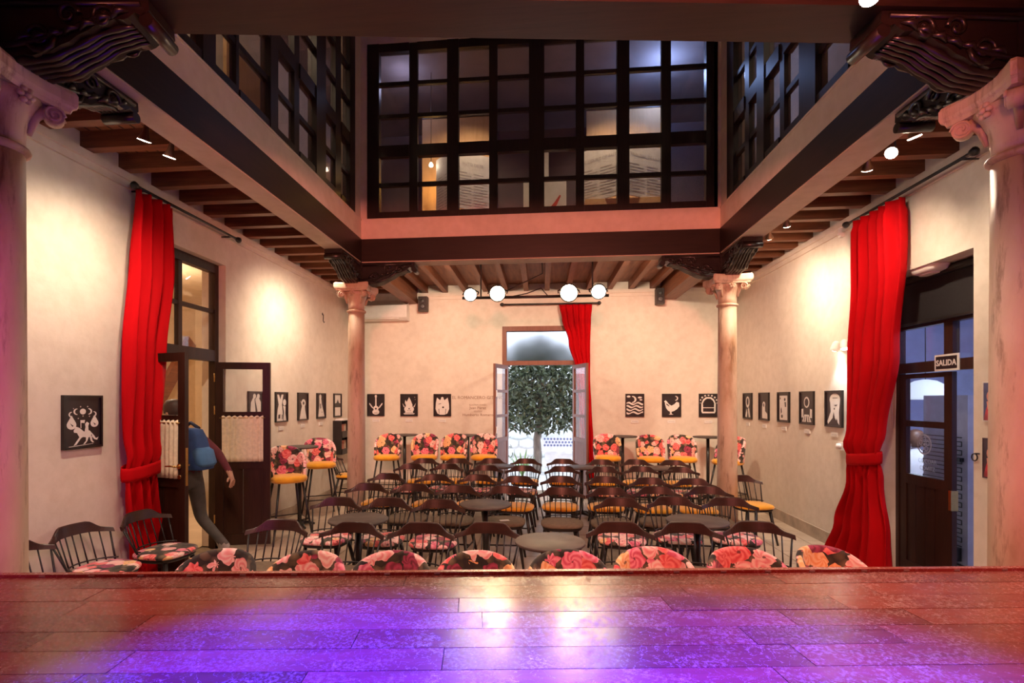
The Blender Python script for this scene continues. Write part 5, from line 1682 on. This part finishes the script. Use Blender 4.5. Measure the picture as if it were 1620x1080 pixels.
for px, py, r_, led, lb in ((744, 466, .085, 1, 'round LED stage lamp on the bar beside the left loudspeaker'), (787, 464, .105, 0, 'blazing warm theatre lamp on the bar above the garden door left leaf'),
                            (900, 463, .115, 0, 'blazing warm theatre lamp on the bar above the red back curtain'), (947, 461, .095, 1, 'round LED stage lamp on the bar toward the rooster picture')):
    x, z = onY(YL - .16, px, py)
    t = thing('stage_lamp', lb, 'stage lamp', (x, YL - .16, z))
    tg = Vector((-.1 if led == 0 else .0, 1.9, 1.0)) - Vector((x, YL - .16, z)); d = tg.normalized()
    ax = d.to_track_quat('Z', 'Y').to_matrix().to_4x4()
    bo = MB().lathe([(r_ * .55, -.20), (r_ * .8, -.18), (r_, -.06), (r_ * 1.05, .0), (r_ * 1.05, .03), (r_ * .97, .03), (r_ * .95, .004)], 28); bo.v = [tuple(ax @ Vector(v)) for v in bo.v]
    obj('housing', bo, M['blackmetal'], t)
    ln = MB().lathe([(r_ * .95, .0), (r_ * .9, .008), (r_ * .4, .014)], 28); ln.v = [tuple(ax @ Vector(v)) for v in ln.v]
    le = obj('lens', ln, M['lensled'] if led else M['lensw'], t)
    if led:
        for k in range(10):
            a = k * 2 * PI / 10
            q = MB().lathe([(.016, 0), (.014, .006), (.006, .008)], 10, (r_ * .66 * math.cos(a), r_ * .66 * math.sin(a), .012)); q.v = [tuple(ax @ Vector(v)) for v in q.v]
            obj('led', q, M['lens'], le)
    obj('yoke', MB().tube([(-r_ * 1.2, 0, 0), (-r_ * 1.2, .10, .05), (-r_ * .4, .18, .10), (0, .20, bz - z + .0), (r_ * .4, .18, .10), (r_ * 1.2, .10, .05), (r_ * 1.2, 0, 0)], .008, 6), M['blackmetal'], t)
    e = Vector((x, YL - .16, z)) + d * .05
    lamp('SPOT', e, 42 if not led else 12, (1, .62, .32) if not led else (1, .80, .5), e + tg, .06, 42, .6, name='lamp_beam')
# lamp on the near cross beam
t = spot_lamp('bright lamp under the near cross beam', (1.43, 2.50, 3.51), (.9, .4, 1.0), 8, 90, WARM2, .045, zc=3.55)

# ------------------------------------------------------------------ people
def person(name, label, joints, links, radii, root, paint, mats, loc=(0, 0, 0), rotz=0):
    names = list(joints)
    me = bpy.data.meshes.new('person')
    me.from_pydata([joints[n_] for n_ in names], [(names.index(a), names.index(b)) for a, b in links], [])
    o = bpy.data.objects.new('tmp', me); COL.objects.link(o)
    md = o.modifiers.new('skin', 'SKIN'); md.use_smooth_shade = True
    sk = me.skin_vertices[0].data
    for i, n_ in enumerate(names):
        r_ = radii[n_]
        sk[i].radius = r_ if isinstance(r_, tuple) else (r_, r_)
        sk[i].use_root = n_ == root
    o.modifiers.new('sub', 'SUBSURF').levels = 2
    bpy.context.view_layer.update()
    em_ = bpy.data.meshes.new_from_object(o.evaluated_get(bpy.context.evaluated_depsgraph_get()))
    bpy.data.objects.remove(o)
    em_.materials.clear()
    for m_ in mats: em_.materials.append(m_)
    for p in em_.polygons:
        p.material_index = paint(p.center); p.use_smooth = True
    t = thing(name, label, 'person', loc, rotz)
    b = bpy.data.objects.new('body', em_); COL.objects.link(b); b.parent = t
    return t


def hand_joints(J, Lk, Rd, side, wrist, dirv, palm_n):
    """adds a palm and five fingers rooted in the palm"""
    d = Vector(dirv).normalized(); n_ = Vector(palm_n).normalized(); s_ = d.cross(n_).normalized()
    w = Vector(wrist)
    J[side + 'palm'] = w + d * .07; Rd[side + 'palm'] = (.036, .018); Lk.append((side + 'wrist', side + 'palm'))
    for k, (off, ln) in enumerate(((-.032, .07), (-.011, .08), (.011, .075), (.031, .058))):
        a, b = side + 'f%d' % k, side + 'g%d' % k
        J[a] = w + d * .105 + s_ * off; J[b] = w + d * (.105 + ln * .8) + s_ * off * 1.1 + n_ * ln * .55
        Rd[a] = .0095; Rd[b] = .008
        Lk += [(side + 'palm', a), (a, b)]
    a, b = side + 't0', side + 't1'
    J[a] = w + d * .06 - s_ * .045 + n_ * .01; J[b] = w + d * .10 - s_ * .06 + n_ * .025
    Rd[a] = .011; Rd[b] = .009
    Lk += [(side + 'palm', a), (a, b)]


M['skin'] = simple('skin', (.50, .27, .18), .5, .08, 10)
M['maroon'] = simple('maroon_jacket', (.13, .018, .03), .8, .2, 14, .2)
M['bluepack'] = simple('blue_backpack', (.020, .075, .26), .6, .3, 8, .2)
M['navy'] = simple('navy_cloth', (.015, .02, .055), .8, .2, 10, .2)
M['trouser'] = simple('grey_trousers', (.075, .066, .062), .85, .2, 12, .2)
M['shoe'] = simple('grey_shoe', (.30, .27, .24), .6, .15, 12)
M['hair'] = simple('dark_hair', (.02, .014, .012), .55, .3, 40, .5)
# walking man: local +x is his walking direction
J = dict(pelvis=(0, 0, .93), waist=(.03, 0, 1.06), chest=(.08, 0, 1.26), neckb=(.13, 0, 1.43), neck=(.155, 0, 1.49), jaw=(.185, 0, 1.565), crown=(.185, 0, 1.66),
         Lhip=(.0, .095, .90), Lknee=(.24, .10, .53), Lank=(.30, .10, .10), Lheel=(.27, .10, .05), Ltoe=(.46, .11, .035),
         Rhip=(.0, -.095, .90), Rknee=(-.06, -.10, .50), Rank=(-.36, -.10, .23), Rheel=(-.42, -.10, .20), Rtoe=(-.30, -.11, .055),
         Lsh=(.12, .185, 1.39), Lelb=(.24, .25, 1.13), Lwrist=(.45, .20, 1.05),
         Rsh=(.10, -.185, 1.39), Relb=(-.13, -.27, 1.17), Rwrist=(-.27, -.28, .96))
Lk = [('pelvis', 'waist'), ('waist', 'chest'), ('chest', 'neckb'), ('neckb', 'neck'), ('neck', 'jaw'), ('jaw', 'crown'), ('pelvis', 'Lhip'), ('Lhip', 'Lknee'), ('Lknee', 'Lank'), ('Lank', 'Lheel'), ('Lank', 'Ltoe'),
      ('pelvis', 'Rhip'), ('Rhip', 'Rknee'), ('Rknee', 'Rank'), ('Rank', 'Rheel'), ('Rank', 'Rtoe'), ('chest', 'Lsh'), ('Lsh', 'Lelb'), ('Lelb', 'Lwrist'), ('chest', 'Rsh'), ('Rsh', 'Relb'), ('Relb', 'Rwrist')]
Rd = dict(pelvis=(.14, .11), waist=(.135, .105), chest=(.155, .115), neckb=.07, neck=.052, jaw=(.075, .085), crown=(.075, .09), Lhip=.095, Lknee=.062, Lank=.042, Lheel=.036, Ltoe=.034,
          Rhip=.095, Rknee=.062, Rank=.042, Rheel=.036, Rtoe=.034, Lsh=.068, Lelb=.048, Lwrist=.03, Rsh=.068, Relb=.05, Rwrist=.032)
hand_joints(J, Lk, Rd, 'R', J['Rwrist'], (-.35, 0, -.9), (.8, .1, -.2))
hand_joints(J, Lk, Rd, 'L', J['Lwrist'], (.9, -.1, -.2), (0, -.3, -.9))
def paint_walk(c):
    if c.z > 1.475: return 3 if c.z < 1.59 and c.x > .17 else 4
    if c.z < .115 or (c.x < -.27 and c.z < .25) : return 2
    if (c.x < -.25 and c.z < .98 and c.z > .6) or (c.x > .42 and c.z > .9): return 3
    if c.z < .99 and abs(c.y) < .22: return 1
    return 0
pw = person('person', 'person in maroon jacket with blue backpack striding out through the open door', J, Lk, Rd, 'pelvis', paint_walk, [M['maroon'], M['trouser'], M['shoe'], M['skin'], M['hair']])
pk = MB().lathe([(.5, 1.02), (.9, 1.03), (1, 1.08), (1, 1.34), (.85, 1.43), (.4, 1.45)], 20, (-.09, 0, 0), True, 0, .10, .145, 3.5)
pk.v = [(x + (z - 1.2) * .32, y, z) for x, y, z in pk.v]
bp = obj('backpack', pk, M['bluepack'], pw)
pk2 = MB().lathe([(.7, 1.06), (1, 1.09), (1, 1.22), (.7, 1.25)], 16, (-.17, 0, 0), True, 0, .06, .13, 3.5)
pk2.v = [(x + (z - 1.2) * .32, y, z) for x, y, z in pk2.v]
obj('pocket', pk2, simple('light_blue_cloth', (.06, .17, .38), .6), bp)
for s_ in (-1, 1):
    obj('strap', MB().tube([(-.04, s_ * .1, 1.44), (.08, s_ * .12, 1.50), (.20, s_ * .13, 1.42), (.215, s_ * .14, 1.25), (.10, s_ * .17, 1.10), (-.04, s_ * .13, 1.07)], .018, 6), M['navy'], bp)
hc = MB().lathe([(.09, 1.60), (.098, 1.64), (.095, 1.69), (.07, 1.735), (.02, 1.75)], 18, (.18, 0, 0), True, 0, 1.08, .95)
obj('cap', hc, M['hair'], pw)
fc = MB(); fc.tube([(.275, 0, 1.585), (.30, 0, 1.56), (.28, 0, 1.55)], [.006, .016, .008], 8)
obj('nose', fc, M['skin'], pw)
for s_ in (-1, 1):
    obj('eye', MB().lathe([(.004, -.008), (.012, 0), (.004, .008)], 8, (.262, s_ * .032, 1.60)), M['paper'], pw)
    obj('ear', MB().lathe([(.01, -.028), (.016, 0), (.01, .028)], 8, (.185, s_ * .088, 1.585), sx=1.2, sy=.5), M['skin'], pw)
obj('mouth', MB().tube([(.262, -.02, 1.53), (.268, 0, 1.53), (.262, .02, 1.53)], .005, 6), M['maroon'], pw)
pw.location = (-3.64, 5.24, 0)
pw.rotation_euler = (0, 0, PI - .12)
# figure in a white shirt behind the exit door glass
J2 = dict(pelvis=(0, 0, .53), waist=(0, 0, .66), chest=(.02, 0, .86), neckb=(.03, 0, 1.02), neck=(.04, 0, 1.08), jaw=(.06, 0, 1.15), crown=(.05, 0, 1.24),
          Lhip=(.02, .09, .51), Lknee=(.40, .12, .50), Lank=(.40, .12, .09), Ltoe=(.54, .13, .035), Rhip=(.02, -.09, .51), Rknee=(.40, -.12, .50), Rank=(.40, -.12, .09), Rtoe=(.54, -.13, .035),
          Lsh=(.02, .18, .98), Lelb=(.02, .24, .71), Lwrist=(.22, .18, .62), Rsh=(.02, -.18, .98), Relb=(.02, -.24, .71), Rwrist=(.22, -.18, .62))
Lk2 = [l for l in Lk if all(j in J2 for j in l)]
Rd2 = {k: v for k, v in Rd.items() if k in J2}
hand_joints(J2, Lk2, Rd2, 'R', J2['Rwrist'], (.8, .1, -.5), (0, .3, -.9))
hand_joints(J2, Lk2, Rd2, 'L', J2['Lwrist'], (.8, -.1, -.5), (0, -.3, -.9))
def paint_bar(c):
    if c.z > 1.065: return 3 if c.x > .07 and c.z < 1.20 else 4
    if c.z < .1: return 2
    if c.x > .20 and c.z > .575: return 3
    if c.z < .57: return 1
    return 0
yy, _ = onX(5.3, 1449, 700)
pb_ = person('person', 'person in white shirt sitting in the bar room behind the exit door', J2, Lk2, Rd2, 'pelvis', paint_bar, [M['paper'], M['trouser'], M['shoe'], M['skin'], M['hair']], (5.3, yy, 0), 1.0)
obj('hair', MB().lathe([(.085, 1.08), (.095, 1.17), (.098, 1.25), (.07, 1.30), (.02, 1.32)], 16, (.02, 0, 0), True, 0, 1.0, .98), simple('brown_hair', (.10, .04, .02), .5, .3, 40), pb_)
t = thing('wooden_stool', 'low wooden stool under the person in white shirt', 'stool', (5.3, yy, 0), 1.0)
obj('seat', MB().lathe([(.9, .39), (1, .40), (1, .415), (.95, .42)], 20, sx=.17, sy=.17), M['joist'], t)
for k in range(4):
    a = PI / 4 + k * PI / 2
    obj('leg', MB().cyl((.10 * math.cos(a), .10 * math.sin(a), .39), (.17 * math.cos(a), .17 * math.sin(a), 0), .016, .012, 8), M['joist'], t)
